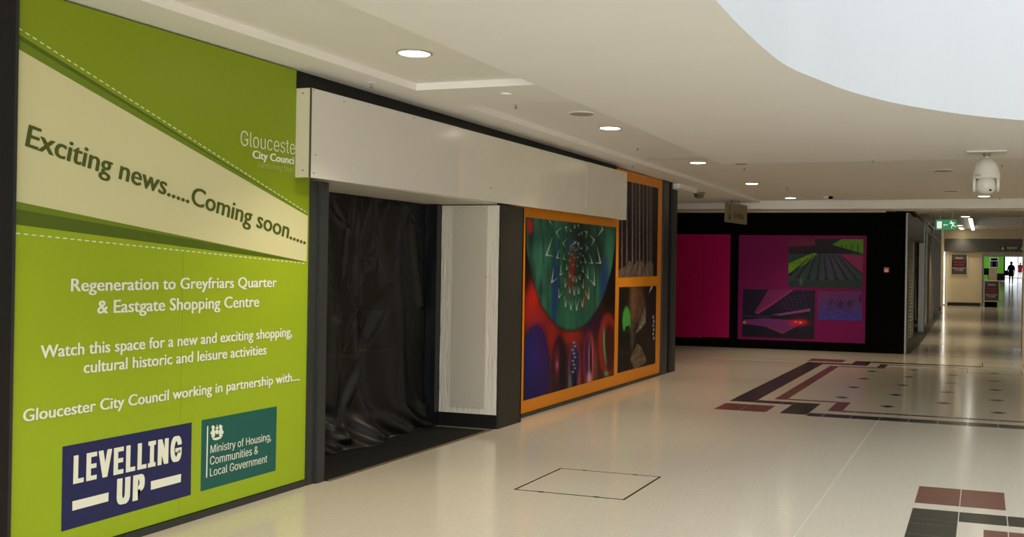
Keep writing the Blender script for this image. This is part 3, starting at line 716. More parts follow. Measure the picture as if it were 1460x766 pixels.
def soft(f_, k_=.16, g_=.92):
    def w_(X, Y):
        c = f_(X, Y); m_ = c.mean(-1, keepdims=True); return (c*(1-k_)+m_*k_)*g_
    return w_
def art_curtain(X, Y):
    c = flat(X, (30, 20, 22)); n = vnoise(X, Y, .8, 1.1, 3)
    flo = poly(X, Y, [(880, 386), (892, 380), (897, 371), (904, 378), (912, 370), (920, 379), (926, 372), (932, 378), (932, 396), (880, 400)])
    for x, w_, yb, g_ in ((886.5, .8, 386, 120), (893.5, 1.0, 381, 116), (901.5, 1.1, 376, 124), (906.5, .9, 390, 100), (911.5, 1.2, 392, 120), (917, 1.0, 394, 106), (922.5, 1.2, 395, 110), (927.5, 2.2, 395, 84)):
        m = np.exp(-((X-x+.010*(Y-330)*0)/w_)**2)*(Y < yb); c = over(c, m*(.55+.5*n), (g_+20, g_+8, g_+10))
    c = over(c, flo*(.5+.4*n), (126, 108, 96))
    for x in (889, 897, 905, 914): c = over(c, seg(X, Y, x, 394, x+8, 368, .5, .3, .5)*.7, (40, 30, 28))
    c = over(c, ((X > 931).astype(float)), (22, 14, 14)); return c
def art_cathedral(X, Y):
    c = flat(X, (22, 18, 15)); n = vnoise(X, Y, 2.2, 3.4, 5); n2 = vnoise(X, Y, 7, 12, 15)
    c = c*(.6+.9*n)[..., None]
    c = over(c, ell(X, Y, 902, 420, 4, 30, .4)*.8, (120, 84, 54)); c = over(c, ell(X, Y, 911, 436, 9, 24, .3)*(.4+.5*n), (150, 112, 78))
    c = over(c, ell(X, Y, 911, 430, 5, 14, .3)*(.5+.4*n2), (70, 46, 32)); c = over(c, poly(X, Y, [(905, 476), (911, 462), (920, 432), (920.5, 460), (912, 470)])*(.5+.5*n), (150, 146, 140))
    for j in range(4): c = over(c, seg(X, Y, 910+j*2.6, 470-j*6, 912.5+j*2.6, 448-j*8, .35, .35, .25), (50, 40, 34))
    c = over(c, ell(X, Y, 893, 458, 6, 21, .05)*(Y < 472), (66, 150, 62)); c = over(c, poly(X, Y, [(886, 476), (887.5, 470), (890, 472), (892, 464), (894, 466), (896, 462), (898, 468), (900, 478)]), (20, 34, 14))
    c = over(c, poly(X, Y, [(883, 476), (900, 474), (902, 520), (882, 526)])*.85, (12, 13, 12)); c = over(c, ell(X, Y, 890, 503, 11, 4, .2)*.7, (44, 38, 34))
    c = over(c, poly(X, Y, [(898, 512), (908, 490), (914, 494), (922, 516), (905, 528)])*(.5+.5*n), (118, 96, 78)); c = over(c, ell(X, Y, 901, 470, 2.5, 32, .3)*(.4+.4*n), (110, 92, 78))
    for j in range(6): c = over(c, ell(X, Y, 931+.8*(j % 2), 452+j*6, 1.1, 2.3, .15), (150, 168, 190))
    c = over(c, ell(X, Y, 929, 409, 1.2, 8, .2, .4), (200, 196, 180)); c = over(c, seg(X, Y, 921, 400, 925, 500, 2.2, 2.2, .6)*.8, (40, 28, 22))
    return c
pic = lambda nm, q, f_, nx, ny, lb: picture(nm, op_, q, f_, nx, ny, O, (1, 0, 0), label=lb)
pic('photo_print', [(749.5, 309.7), (878.6, 324.3), (875, 535), (746, 571.7)], soft(art_disc), 230, 330, 'picture of a green disc with white chevrons above coloured glass baubles')
pic('photo_print', [(883.5, 256), (938.5, 268.3), (936.5, 393.8), (881.5, 396)], art_curtain, 120, 150, 'picture of pale columns on black')
pic('photo_print', [(882.7, 409.6), (935.6, 407.8), (934, 518.2), (880.2, 532.3)], art_cathedral, 120, 150, 'picture of a vaulted stone interior with a green window')
# end post
E_ = thing('shopfront_post', 'dark grey post ending the shopfront after the orange hoarding', 'post', (-4.6, 15.0, 0))
MB().box(-4.66, -4.545, 14.605, 14.88, 0, 2.93).build('channel', CHAR, E_)
MB().box(-4.75, -4.60, 14.88, 15.05, 0, 2.93).build('recess', DEEP, E_)
MB().box(-4.75, -4.535, 15.05, 15.29, 0, 2.83).build('casing', DGREY, E_, bevel=.004)
MB().box(-4.75, -4.545, 14.97, 15.05, 0, 2.93).build('edge_trim', BLACK, E_)
struct('trim_7', MB().box(-6.5, -4.50, 15.30, 16.3, 2.865, 2.95), CEIL)

# ================================================================== PURPLE WALL PANELS
def pwq(pts, o): return [pw(x, y, o) for x, y in pts]
MG = thing('magenta_panel', 'plain magenta panel on the black far wall, left of the purple poster', 'panel', (-5.5, 20.55, .2))
BK = (-sn*.02, cs*.02, 0)
A0, A1, B0, B1 = pw(1041, 334.5, .012), pw(1040, 481.6, .012), None, None
def vpanel(name, xl, xr, zt, zb, o, m, par, d=.011):
    """panel on the far wall: xl xr along world x"""
    def P(x, z): t = (x+1.45)/cs; return (-1.45+t*cs+sn*o, 20.73+t*sn-cs*o, z)
    return MB().slab([P(xl, zb), P(xr, zb), P(xr, zt), P(xl, zt)], (-sn*d, cs*d, 0)).build(name, m, par)
vpanel('sheet', -7.2, -6.14, 2.342, .178, .012, MAGENTA, MG); vpanel('sheet', -6.135, -5.52, 2.342, .178, .012, MAGENTA, MG); vpanel('sheet', -5.515, -4.955, 2.342, .198, .012, MAGENTA, MG)
PP = thing('pool_poster', 'large purple poster with three swimming pool photographs on the black far wall', 'poster', (-3.5, 20.65, .18))
vpanel('backing', -4.773, -2.197, 2.333, .179, .012, PURPLE, PP)
def art_pool(X, Y):
    n = vnoise(X, Y, 2.4, 2, 2); c = flat(X, (14, 8, 14)); w_ = ((Y > 362).astype(float))
    c = over(c, w_, (40, 58, 60)); c = over(c, ell(X, Y, 1190, 375, 16, 18, .5)*w_*.6, (96, 70, 110))
    c = over(c, poly(X, Y, [(1124, 340), (1160, 341), (1164, 350), (1124, 352)])*.9, (110, 30, 66)); c = over(c, poly(X, Y, [(1124, 352), (1160, 350), (1150, 358), (1124, 362)])*.5, (70, 20, 50))
    c = over(c, poly(X, Y, [(1186, 349), (1200, 341), (1231, 341), (1231, 362), (1210, 356)])*.9, (84, 140, 20))
    for x in (1200, 1206, 1214, 1223): c = over(c, seg(X, Y, x, 350, x, 360, .4, .4, .3), (20, 20, 8))
    c = over(c, poly(X, Y, [(1194, 362), (1231, 365), (1231, 392), (1215, 380)])*.85, (150, 30, 84))
    c = over(c, poly(X, Y, [(1124, 376), (1146, 366), (1160, 361), (1166, 362), (1150, 376), (1124, 390)])*(.6+.4*n), (110, 160, 16))
    for (a, b_, d, e) in ((1174.8, 365, 1178, 398), (1169, 365, 1165, 398), (1162.5, 364, 1152, 397), (1159, 364, 1137, 396), (1182, 365, 1192.5, 398), (1187, 364, 1207, 398), (1193.5, 364, 1222, 399), (1153, 368, 1126, 392), (1198, 364, 1230, 392)):
        c = over(c, seg(X, Y, a, b_, d, e, .3, .9, .35), (6, 8, 10)); c = over(c, seg(X, Y, d-2.4, e, d+2.4, e+.3, .6, .6, .3), (6, 8, 10))
    c = over(c, ((Y > 400)).astype(float)*.5, (24, 34, 30)); c = over(c, ell(X, Y, 1142, 402, 2, 4, .3)*.6, (90, 140, 50)); return c
def art_hall(X, Y):
    n = vnoise(X, Y, 3, 2, 7); c = flat(X, (18, 10, 34))
    c = over(c, poly(X, Y, [(1075, 446), (1096, 412), (1132, 412), (1100, 436), (1080, 448)]), (110, 28, 80)); c = over(c, seg(X, Y, 1134, 411, 1080, 447, .9, .9, .5), (150, 50, 100))
    for j in range(7): c = over(c, seg(X, Y, 1106+j*6, 428-j*2.8, 1116+j*6, 444-j*.5, .35, .35, .4)*.7, (84, 52, 110))
    for j in range(5): c = over(c, seg(X, Y, 1098+j*7, 440-j*4, 1130+j*6, 440-j*5, .3, .3, .3)*.5, (84, 42, 96))
    c = over(c, poly(X, Y, [(1100, 449), (1155, 440), (1155, 444), (1112, 450)]), (130, 60, 120))
    c = over(c, poly(X, Y, [(1060, 456), (1090, 454), (1150, 458), (1130, 468), (1116, 476), (1092, 466), (1062, 462)])*.9, (110, 40, 110))
    c = over(c, ell(X, Y, 1139, 460, 12, 4.5, .3), (214, 26, 36)); c = over(c, ell(X, Y, 1134, 459, 1, .9, .2), (255, 190, 170)); c = over(c, ell(X, Y, 1141, 460, 1.3, 1, .2), (255, 200, 180))
    c = over(c, seg(X, Y, 1096, 467, 1116, 475.5, .5, .5, .4), (170, 60, 40)); c = over(c, seg(X, Y, 1118, 474, 1134, 466, .3, .3, .4)*.7, (170, 60, 60))
    c = over(c, seg(X, Y, 1060, 451, 1098, 451.5, .6, .6, .4)*.8, (70, 60, 120)); c = over(c, ell(X, Y, 1061, 460, 2, 2, .3), (200, 150, 100)); c = over(c, ((Y > 476)).astype(float)*.6, (20, 6, 14)); return c
def art_swim(X, Y):
    t = np.clip((Y-415)/42, 0, 1)[..., None]; n = vnoise(X, Y, 2.2, 1.6, 8)
    c = np.array((128, 46, 116.))*(1-t)+np.array((50, 50, 140.))*t; c = c*(.75+.4*n*t[..., 0])[..., None]
    for (x, y, a, b_) in ((1199, 434, 4.2, 5.5), (1211, 434, 4, 5.5), (1184, 432, 2.6, 3), (1227, 426, 3, 5)): c = over(c, ell(X, Y, x, y, a, b_, .12)*.85, (44, 26, 66))
    for a in ((1186, 427, 1196, 438), (1210, 432, 1219, 429), (1199, 440, 1215, 448), (1184, 434, 1181, 442)): c = over(c, seg(X, Y, *a, 1.1, .8, .4)*.8, (50, 28, 70))
    return c
ppc = lambda q, f_, nx, ny, lb: picture('photo_print', lambda x, y: pw(x, y, .013), q, f_, nx, ny, PP, (sn, -cs, 0), label=lb)
ppc([(1124.5, 340.5), (1231, 341.5), (1229.5, 412), (1123.5, 409)], art_pool, 170, 110, 'picture of a swimming pool with black lane lines')
ppc([(1059.5, 412.5), (1162.5, 414), (1161, 484), (1058, 480)], art_hall, 170, 110, 'dark picture of a pool hall with a red light')
ppc([(1166.5, 415), (1229, 416), (1229, 457.5), (1166, 456)], art_swim, 120, 80, 'picture of two swimmers in blue water')
fa = thing('fire_alarm_call_point', 'small red and white fire alarm call point on the black wall', 'call point', tuple(pw(1264, 385)))
def P2(x, z, o): t = (x+1.45)/cs; return (-1.45+t*cs+sn*o, 20.73+t*sn-cs*o, z)
cx_, cz_ = -1.802, 1.655
MB().slab([P2(cx_-.05, cz_-.05, .03), P2(cx_+.05, cz_-.05, .03), P2(cx_+.05, cz_+.05, .03), P2(cx_-.05, cz_+.05, .03)], (-sn*.03, cs*.03, 0)).build('housing', REDB, fa, bevel=.004)
MB().slab([P2(cx_-.03, cz_-.04, .034), P2(cx_+.03, cz_-.04, .034), P2(cx_+.03, cz_+.01, .034), P2(cx_-.03, cz_+.01, .034)], (-sn*.005, cs*.005, 0)).build('break_glass', WHITEP, fa)

# ================================================================== CORRIDOR SHOPFRONTS
CX = -1.45
S1 = thing('roller_shutter_shopfront', 'closed shopfront with metal roller shutter and steel fascia, just round the black corner', 'shopfront', (CX, 24, 0))
MB().box(CX-.06, CX+.03, 20.86, 21.55, 0, 2.78).build('corner_post', ALU, S1, bevel=.004)
MB().box(CX-.5, CX-.06, 20.95, 21.1, 0, 2.8).build('return_panel', BLACK, S1)
MB().box(CX-.35, CX+.01, 21.56, 24.3, 2.34, 2.84).build('fascia_panel', ALU, S1, bevel=.003)
MB().box(CX-.35, CX+.01, 24.31, 27.05, 2.38, 2.90).build('fascia_panel', ALU, S1, bevel=.003)
MB().box(CX-.3, CX+.03, 21.5, 27.1, 2.90, 2.95).build('capping', BLACK, S1)
sl = MB(); z = .06
while z < 2.36:
    sl.slab([(CX-.16, 21.6, z), (CX-.125, 21.6, z+.02), (CX-.125, 21.6, z+.055), (CX-.16, 21.6, z+.075)], (0, 3.6, 0)); z += .078
sl.build('shutter_slats', SHUT, S1, kind='stuff')
MB().box(CX-.18, CX-.1, 25.2, 25.32, 0, 2.4).build('guide_rail', ALUD, S1)
MB().box(CX-.3, CX-.28, 25.32, 27.0, 0, 2.4).build('dark_glass', GLASSD, S1)
MB().box(CX-.24, CX-.16, 25.5, 25.6, 0, 2.4).build('door_frame', ALU, S1)
S2 = thing('aluminium_shopfront', 'aluminium framed glass shopfront with transom windows, second along the corridor', 'shopfront', (CX, 30, 0))
zz0 = .05
MB().box(CX-.1, CX+.04, 27.1, 27.5, 0, 3.02).build('frame_post', ALU, S2)
for y0, y1 in ((28.7, 29.0), (32.55, 32.9)): MB().box(CX-.1, CX+.03, y0, y1, fz(y0)-.02, 3.02).build('frame_post', ALU if y0 < 30 else ALUD, S2)
MB().box(CX-.06, CX-.04, 27.5, 28.7, .1, 3.0).build('window_pane', GLASSD, S2)
MB().box(CX-.1, CX+.02, 27.5, 32.6, 2.70, 2.76).build('transom_bar', ALU, S2); MB().box(CX-.1, CX+.02, 27.5, 32.6, 2.97, 3.03).build('head_bar', ALU, S2)
MB().box(CX-.1, CX+.02, 27.5, 28.7, .08, .2).build('sill_bar', ALU, S2)
MB().box(CX-.4, CX-.38, 29.0, 30.2, .1, 2.7).build('door_pane', GLASSD, S2)
MB().box(CX-.06, CX-.04, 29.0, 32.55, 2.76, 2.97).build('transom_pane', GLASSD, S2)
MB().box(CX-.3, CX+.0, 30.6, 32.0, .1, 2.7).build('cream_pilaster', mat('dull_pilaster', (130, 120, 100), .6), S2)
S3 = thing('narrow_shopfront', 'dark framed glass shopfront furthest down the corridor before the cream wall', 'shopfront', (CX, 35.5, 0))
MB().box(CX-.1, CX-.05, 32.95, 38.2, .15, 2.75).build('window_pane', GLASSD, S3)
for y0 in (32.92, 34.6, 36.1, 38.0): MB().box(CX-.1, CX+.02, y0, y0+.2, fz(y0)-.02, 3.2).build('frame_post', ALUD, S3)
MB().box(CX-.1, CX+.01, 32.95, 38.2, 2.74, 2.82).build('transom_bar', ALUD, S3); MB().box(CX-.08, CX-.05, 32.95, 38.2, 2.82, 3.2).build('transom_pane', GLASSD, S3)
MB().box(CX-.1, CX+.03, 38.2, 38.5, fz(38)-.02, 3.3).build('end_pilaster', CREAMW, S3)
MB().box(CX-.1, CX+.04, 38.15, 38.55, fz(38)-.02, fz(38)+.15).build('base_block', BLACK, S3)
th = MB(); th.slab([(-1.9, 20.95, .004), (-1.33, 20.80, .004), (-1.31, 23.8, .004), (-1.31, 37.5, fz(37.5)+.004), (-1.9, 37.5, fz(37.5)+.004)], (0, 0, -.02))
struct('trim_8', th, mat('dark_threshold_strip', (70, 66, 58), .4))

# light strip, posters, fire exit signs
ls = thing('light_strip', 'tall thin glowing white light strip at the left edge of the far cream wall', 'light', (-1.43, YF-.05, zf))
MB().box(-1.475, -1.425, YF-.06, YF-.03, zf+.05, 2.50).build('tube', TUBE, ls)
MB().box(-1.49, -1.41, YF-.03, YF-.005, zf+.02, 2.52).build('backing', ALUD, ls)
def flatbox(x0, x1, z0, z1, y, m, par, name, d=.02): return MB().box(x0, x1, y, y+d, z0, z1).build(name, m, par)
def poster_face(x0, x1, z0, z1, y, par):
    """the shop notice: brown sheet, magenta band, lettering"""
    w_, h = x1-x0, z1-z0
    flatbox(x0, x1, z0, z1, y, PVC, par, 'notice_sheet', .006)
    flatbox(x0, x1, z0+h*.39, z0+h*.72, y-.002, mat('notice_black_band', (22, 6, 10), .5), par, 'dark_band', .002)
    def tx(b_, fx0, fx1, fz0, cap, m, bold=.02): letters(b_, (x0+w_*fx0, y-.003, z0+h*fz0), (1, 0, 0), (0, 0, 1), w_*(fx1-fx0), h*cap, m, par, bold=bold)
    tx('klass', .25, .75, .80, .085, PLT); tx('WE HAVE', .1, .9, .575, .09, PMAG); tx('MOVED', .17, .83, .435, .09, PMAG)
    tx('FIND US NEXT', .08, .9, .27, .065, PLT, .01); tx('TO H&M', .25, .75, .175, .065, PLT, .01)
po = thing('wall_poster', 'brown framed shop notice poster on the far cream wall', 'poster', (-.88, YF-.03, 1.6))
MB().box(-1.215, -.55, YF-.03, YF-.002, 1.57, 2.435).build('frame', WHITEP, po, bevel=.004)
poster_face(-1.165, -.60, 1.615, 2.39, YF-.037, po)
ya = YF-.55; za = fz(ya)
ab = thing('a_board', 'white framed A-board notice standing in the far corridor opening', 'signboard', (.33, ya, za))
def sc(v): return v*ya/YF
ax0, ax1 = ony(1402.3, 420, ya)[0], ony(1425.2, 420, ya)[0]
z1, z2 = ony(1410, 400, ya)[2], ony(1410, 429.6, ya)[2]
for a, b_ in ((ax0, ax0+.035), (ax1-.035, ax1)): MB().box(a, b_, ya, ya+.03, za, z1).build('leg', WHITEP, ab)
MB().box(ax0, ax1, ya, ya+.03, z1-.035, z1).build('rail', WHITEP, ab); MB().box(ax0, ax1, ya, ya+.03, z2-.02, z2+.02).build('rail', WHITEP, ab)
MB().box(ax0+.035, ax1-.035, ya+.005, ya+.02, z2+.02, z1-.035).build('panel', PVC, ab)
poster_face(ax0+.04, ax1-.04, z2+.02, z1-.04, ya-.003, ab)
MB().box(ax0+.04, ax1-.08, ya+.02, ya+.25, za, z2-.02).build('base', DEEP, ab)
for a in (ax0, ax1-.035): MB().slab([(a, ya+.03, z1-.03), (a+.03, ya+.03, z1-.03), (a+.03, ya+.5, za), (a, ya+.5, za)], (0, .025, 0)).build('rear_leg', WHITEP, ab)
yS_ = YF-.115
def far2(x, y): return ony(x, y, yS_)
def fsign(xa, xb, label):
    p, q = far2(xa, 350.6), far2(xb, 357.9)
    t = thing('fire_exit_sign', label, 'sign', ((p[0]+q[0])/2, yS_, q[2]))
    MB().box(p[0], q[0], yS_, yS_+.014, q[2], p[2]).build('plate', DKGREEN, t); return t, p, q
t, p, q = fsign(1426, 1433.6, 'small green sign with a cream down arrow on the grey fascia')
xm = (p[0]+q[0])/2; w_ = (q[0]-p[0]); h = p[2]-q[2]
MB().slab([(xm-.02, yS_-.001, p[2]-.02), (xm-.02, yS_-.001, q[2]+h*.45), (xm-w_*.35, yS_-.001, q[2]+h*.45), (xm, yS_-.001, q[2]+h*.1), (xm+w_*.35, yS_-.001, q[2]+h*.45), (xm+.02, yS_-.001, q[2]+h*.45), (xm+.02, yS_-.001, p[2]-.02)], (0, .002, 0)).build('down_arrow', SIGNY, t)
t, p, q = fsign(1435, 1451.8, 'green fire exit text sign on the grey fascia')
letters('FIRE EXIT', (p[0]+.03, yS_, q[2]+.06), (1, 0, 0), (0, 0, 1), (q[0]-p[0])-.06, .10, SIGNY, t, bold=.02)
t, p, q = fsign(1453.8, 1461, 'small green sign at the right end of the grey fascia')
xm = (p[0]+q[0])/2; MB().slab([(xm-.02, yS_-.001, p[2]-.02), (xm-.02, yS_-.001, q[2]+.1), (xm-.07, yS_-.001, q[2]+.1), (xm, yS_-.001, q[2]+.02), (xm+.07, yS_-.001, q[2]+.1), (xm+.02, yS_-.001, q[2]+.1), (xm+.02, yS_-.001, p[2]-.02)], (0, .002, 0)).build('down_arrow', SIGNY, t)

# lime green unit beyond the opening
YG = 90.0
def gp(x, y, Y=YG): return ony(x, y, Y)
xr_ = gp(1432, 380)[0]
lw = MB(); lw.box(-6, xr_, YG, YG+.3, 1.0, 4.6); struct('wall_lime', lw, LIMEW)
struct('wall_lime', MB().box(xr_-.05, xr_+.05, YG, 96, 1.0, 4.6), DEEP)
wp = thing('window_poster', 'navy and white poster on the lime green far wall', 'poster', tuple(gp(1417, 375)))
p, q = gp(1411, 367.3), gp(1424, 382); MB().box(p[0], q[0], YG-.05, YG-.005, q[2], p[2]).build('frame', WHITEP, wp)
MB().box(p[0]+.05, q[0]-.05, YG-.06, YG-.05, q[2]+.05, p[2]-.3).build('navy_panel', PRNAVY, wp); MB().box(p[0]+.1, q[0]-.1, YG-.06, YG-.05, p[2]-.25, p[2]-.06).build('dark_panel', DEEP, wp)
a_, b2 = gp(1415, 372)[0], gp(1420, 372)[0]; MB().box(a_, b2, YG-.07, YG-.06, q[2]+.08, q[2]+.55).build('black_figure', DEEP, wp)
ct = thing('service_counter', 'tan counter against the lime green far wall', 'counter', (gp(1415, 390, 88)[0], 88, fz(88)))
p, q = gp(1409, 383.5, 88), gp(1421.5, 383.5, 88); MB().box(p[0], q[0], 87.8, 88.3, fz(88), p[2]).build('body', TAN, ct); MB().box(p[0]-.05, q[0]+.05, 87.75, 88.35, p[2], p[2]+.04).build('worktop', TAN, ct)
dk = thing('black_desk', 'black desk with pale top right of the tan counter', 'desk', (gp(1427, 390, 86)[0], 86, fz(86)))
p, q = gp(1421.5, 390, 86), gp(1432.5, 390, 86); MB().box(p[0], q[0], 85.8, 86.4, fz(86), p[2]).build('body', GLASSD, dk); MB().box(p[0], q[0], 85.75, 86.45, p[2], p[2]+.03).build('desktop', TAN, dk)
MB().box(p[0]+.25, q[0]-.15, 85.78, 85.8, fz(86)+.15, p[2]-.2).build('front_panel', DEEP, dk)
ch = thing('black_chair', 'black chair left of the tan counter by the lime wall', 'chair', (gp(1405, 390, 86)[0], 86, fz(86)))
x = gp(1405.3, 390, 86)[0]; zc = fz(86); MB().box(x-.24, x+.24, 85.8, 86.25, zc+.42, zc+.48).build('seat', DEEP, ch); MB().box(x-.24, x+.24, 86.2, 86.26, zc+.45, zc+.95).build('backrest', DEEP, ch)
for dx in (-.21, .21):
    for dy in (85.83, 86.2): MB().box(x+dx-.02, x+dx+.02, dy-.02, dy+.02, zc, zc+.43).build('leg', DEEP, ch)
# ================================================================== PEOPLE (far away, walking)
def figure(name, label, x, y, z, h, coat, skirt, facing_away=True, lean=0.0):
    root = thing(name, label, 'person', (x, y, z)); s_ = h/1.7
    V = [(0, 0, .95), (0, 0, 1.18), (0, 0, 1.40), (0, 0, 1.50), (0, 0, 1.60),
         (-.18, 0, 1.38), (-.25, .03, 1.10), (-.24, -.06, .86), (.18, 0, 1.38), (.25, -.02, 1.10), (.24, .05, .86),
         (-.09, 0, .88), (-.10, -.08, .48), (-.11, .06, .09), (-.11, -.06, .03), (.09, 0, .88), (.10, .10, .48), (.10, .16, .10), (.10, .08, .03)]
    Ed = [(0, 1), (1, 2), (2, 3), (3, 4), (2, 5), (5, 6), (6, 7), (2, 8), (8, 9), (9, 10), (0, 11), (11, 12), (12, 13), (13, 14), (0, 15), (15, 16), (16, 17), (17, 18)]
    Rd = [.15, .14, .16, .06, .055, .075, .055, .035, .075, .055, .035, .11, .07, .045, .04, .11, .07, .045, .04]
    me = bpy.data.meshes.new('body'); me.from_pydata([(a*s_, b_*s_, c_*s_) for a, b_, c_ in V], Ed, []); me.update()
    o = bpy.data.objects.new('body', me); C.objects.link(o); o.parent = root
    md = o.modifiers.new('skin', 'SKIN'); 
    for i, sv in enumerate(me.skin_vertices[0].data): sv.radius = (Rd[i]*s_, Rd[i]*.8*s_); sv.use_root = (i == 0)
    o.modifiers.new('sub', 'SUBSURF').levels = 1; o.modifiers['sub'].render_levels = 2; me.materials.append(coat)
    def shift(mb): mb.v = [(a*s_+x, b_*s_+y, c_*s_+z) for a, b_, c_ in mb.v]; return mb
    shift(MB().lathe([(.03, 1.49), (.07, 1.53), (.088, 1.60), (.085, 1.66), (.05, 1.70), (.01, 1.71)], (0, 0, 0), 14)).build('head', SKIN, root, smooth=True)
    shift(MB().lathe([(.095, 1.56), (.102, 1.62), (.095, 1.68), (.055, 1.725), (.01, 1.735)], (0, .012 if not facing_away else -.02, 0), 14)).build('hair', HAIR, root, smooth=True)
    shift(MB().lathe([(.19, .62), (.20, .8), (.19, 1.0), (.195, 1.2), (.21, 1.34), (.12, 1.45), (.07, 1.49)], (0, 0, 0), 18)).build('coat', coat, root, smooth=True)
    for sx in (-1, 1):
        hd = MB(); hd.box(sx*.24-.02, sx*.24+.02, -.08 if sx < 0 else .03, -.01 if sx < 0 else .10, .76, .86)
        for k_ in range(4): hd.box(sx*.24-.008, sx*.24+.008, (-.08 if sx < 0 else .03)+k_*.018, (-.08 if sx < 0 else .03)+k_*.018+.013, .69, .77)
        hd.box(sx*.24-.03, sx*.24-.01, -.02, .0, .76, .83)
        shift(hd).build('hand', SKIN, root)
    return root
py_ = 73.7; fx = ony(1441.6, 400, py_)[0]
pr = figure('person', 'person in a long black coat walking away towards the bright exit', fx, py_, fz(py_), 1.56, CLOTH, None)
shb = MB(); shb.box(fx-.46, fx-.18, py_-.08, py_+.08, fz(py_)+.62, fz(py_)+.98); shb.build('shoulder_bag', CLOTH, pr, bevel=.03)
py2 = 122.0; fx2 = ony(1454.5, 390, py2)[0]
figure('person', 'distant person in a dark red coat outside the bright exit', fx2, py2, fz(96)-.03, 1.7, REDC, None)
# ================================================================== CEILING FITTINGS
DLN = [0]
def downlight(x, y, z, label, r=.105, on=True):
    if DLN[0] == 0:
        t = thing('downlight', label, 'downlight', (x, y, z), 'round ceiling downlights')
        b = MB(); seg_ = 28; prof = [(r+.012, -.006), (r+.012, .0), ]
        rr_ = MB(); rr_.lathe([(r+.014, .001), (r+.014, -.007), (r, -.010)], (x, y, z), seg_)
        rr_.f = [q for q in rr_.f if len(q) == 4]; rr_.build('rim', RIM, t, smooth=False)
        MB().lathe([(r, -.004), (r*.9, -.010), (.012, -.013)], (x, y, z), seg_).build('lens', LAMP, t, smooth=True)
        DLN[0] = t
    else: t = copy_tree(DLN[0], (x, y, z), label)
    l = bpy.data.lights.new('downlight_or_fill_beam', 'SPOT'); l.energy = SPOT_POWER*(.35 if y > 35 else 1); l.color = (1.0, .83, .60); l.spot_size = 1.95; l.spot_blend = 1.0; l.shadow_soft_size = .1
    lo = bpy.data.objects.new('downlight_or_fill_beam', l); C.objects.link(lo); lo.location = (x, y, z-.04)
    return t
downlight(-3.585, 5.90, ZR, 'glowing downlight nearest the camera, above the white fascia')
downlight(-3.537, 9.52, ZR, 'glowing downlight just beyond the round ceiling speaker')
downlight(-3.531, 12.81, ZR, 'third glowing downlight along the shopfront ceiling recess')
downlight(-3.512, 16.00, ZR, 'glowing downlight above and right of the hanging grey sign')
downlight(-3.461, 19.18, ZR, 'small glowing downlight before the beam over the purple wall')
downlight(.005, 19.12, ZR, 'glowing downlight directly under the dome camera')
downlight(-3.585, 2.75, ZR, 'downlight in the same recess behind the frame')
downlight(-.398, 25.08, 2.955, 'glowing downlight right above the green exit sign')
downlight(-.809, 38.98, 3.4, 'nearest of the three far downlights right of the exit sign') 
downlight(-.811, 41.0, 3.4, 'middle of the three far downlights right of the exit sign')
downlight(-.795, 42.0, 3.4, 'farthest of the three far downlights right of the exit sign')
for x, y in ((3.4, 19.12), (3.4, 15.9), (3.4, 12.8), (6.3, 9.5), (6.3, 5.9), (-.6, 31.0)):  # added spots without fittings, to brighten the far floor, ceiling and wall
    l = bpy.data.lights.new('downlight_or_fill_beam', 'SPOT'); l.energy = SPOT_POWER; l.color = (1.0, .83, .60); l.spot_size = 1.95; l.spot_blend = 1.0; l.shadow_soft_size = .1
    lo = bpy.data.objects.new('downlight_or_fill_beam', l); C.objects.link(lo); lo.location = (x, y, 2.9)
a = onz(1383.3, 311.7, 3.38); b_ = onz(1387.3, 327, 3.38)
tf = thing('tube_light', 'tilted glowing fluorescent tube on the far corridor ceiling', 'light', tuple((a+b_)/2))
d_ = (b_-a)/np.linalg.norm(b_-a); nn = np.array([d_[1], -d_[0], 0])*.05
MB().slab([a+nn, b_+nn, b_-nn, a-nn], (0, 0, -.04)).build('tube', TUBE, tf); MB().slab([a+nn*1.5, b_+nn*1.5, b_-nn*1.5, a-nn*1.5], (0, 0, .019)).build('housing', WHITEP, tf)
l = bpy.data.lights.new('hall_fill', 'AREA'); l.shape = 'RECTANGLE'; l.size = 3; l.size_y = 12; l.energy = 60; l.color = (1, .93, .8)  # added fill for the far hall, no fitting behind it
lo = bpy.data.objects.new('hall_fill', l); C.objects.link(lo); lo.location = (3, 55, 4.5)
l = bpy.data.lights.new('hall_fill', 'AREA'); l.shape = 'RECTANGLE'; l.size = 6; l.size_y = 3; l.energy = 300; l.color = (1, .97, .9)  # second added fill, put in to brighten the lime wall
lo = bpy.data.objects.new('hall_fill', l); C.objects.link(lo); lo.location = (-1, 84, 4.5); lo.rotation_euler = (.6, 0, 0)
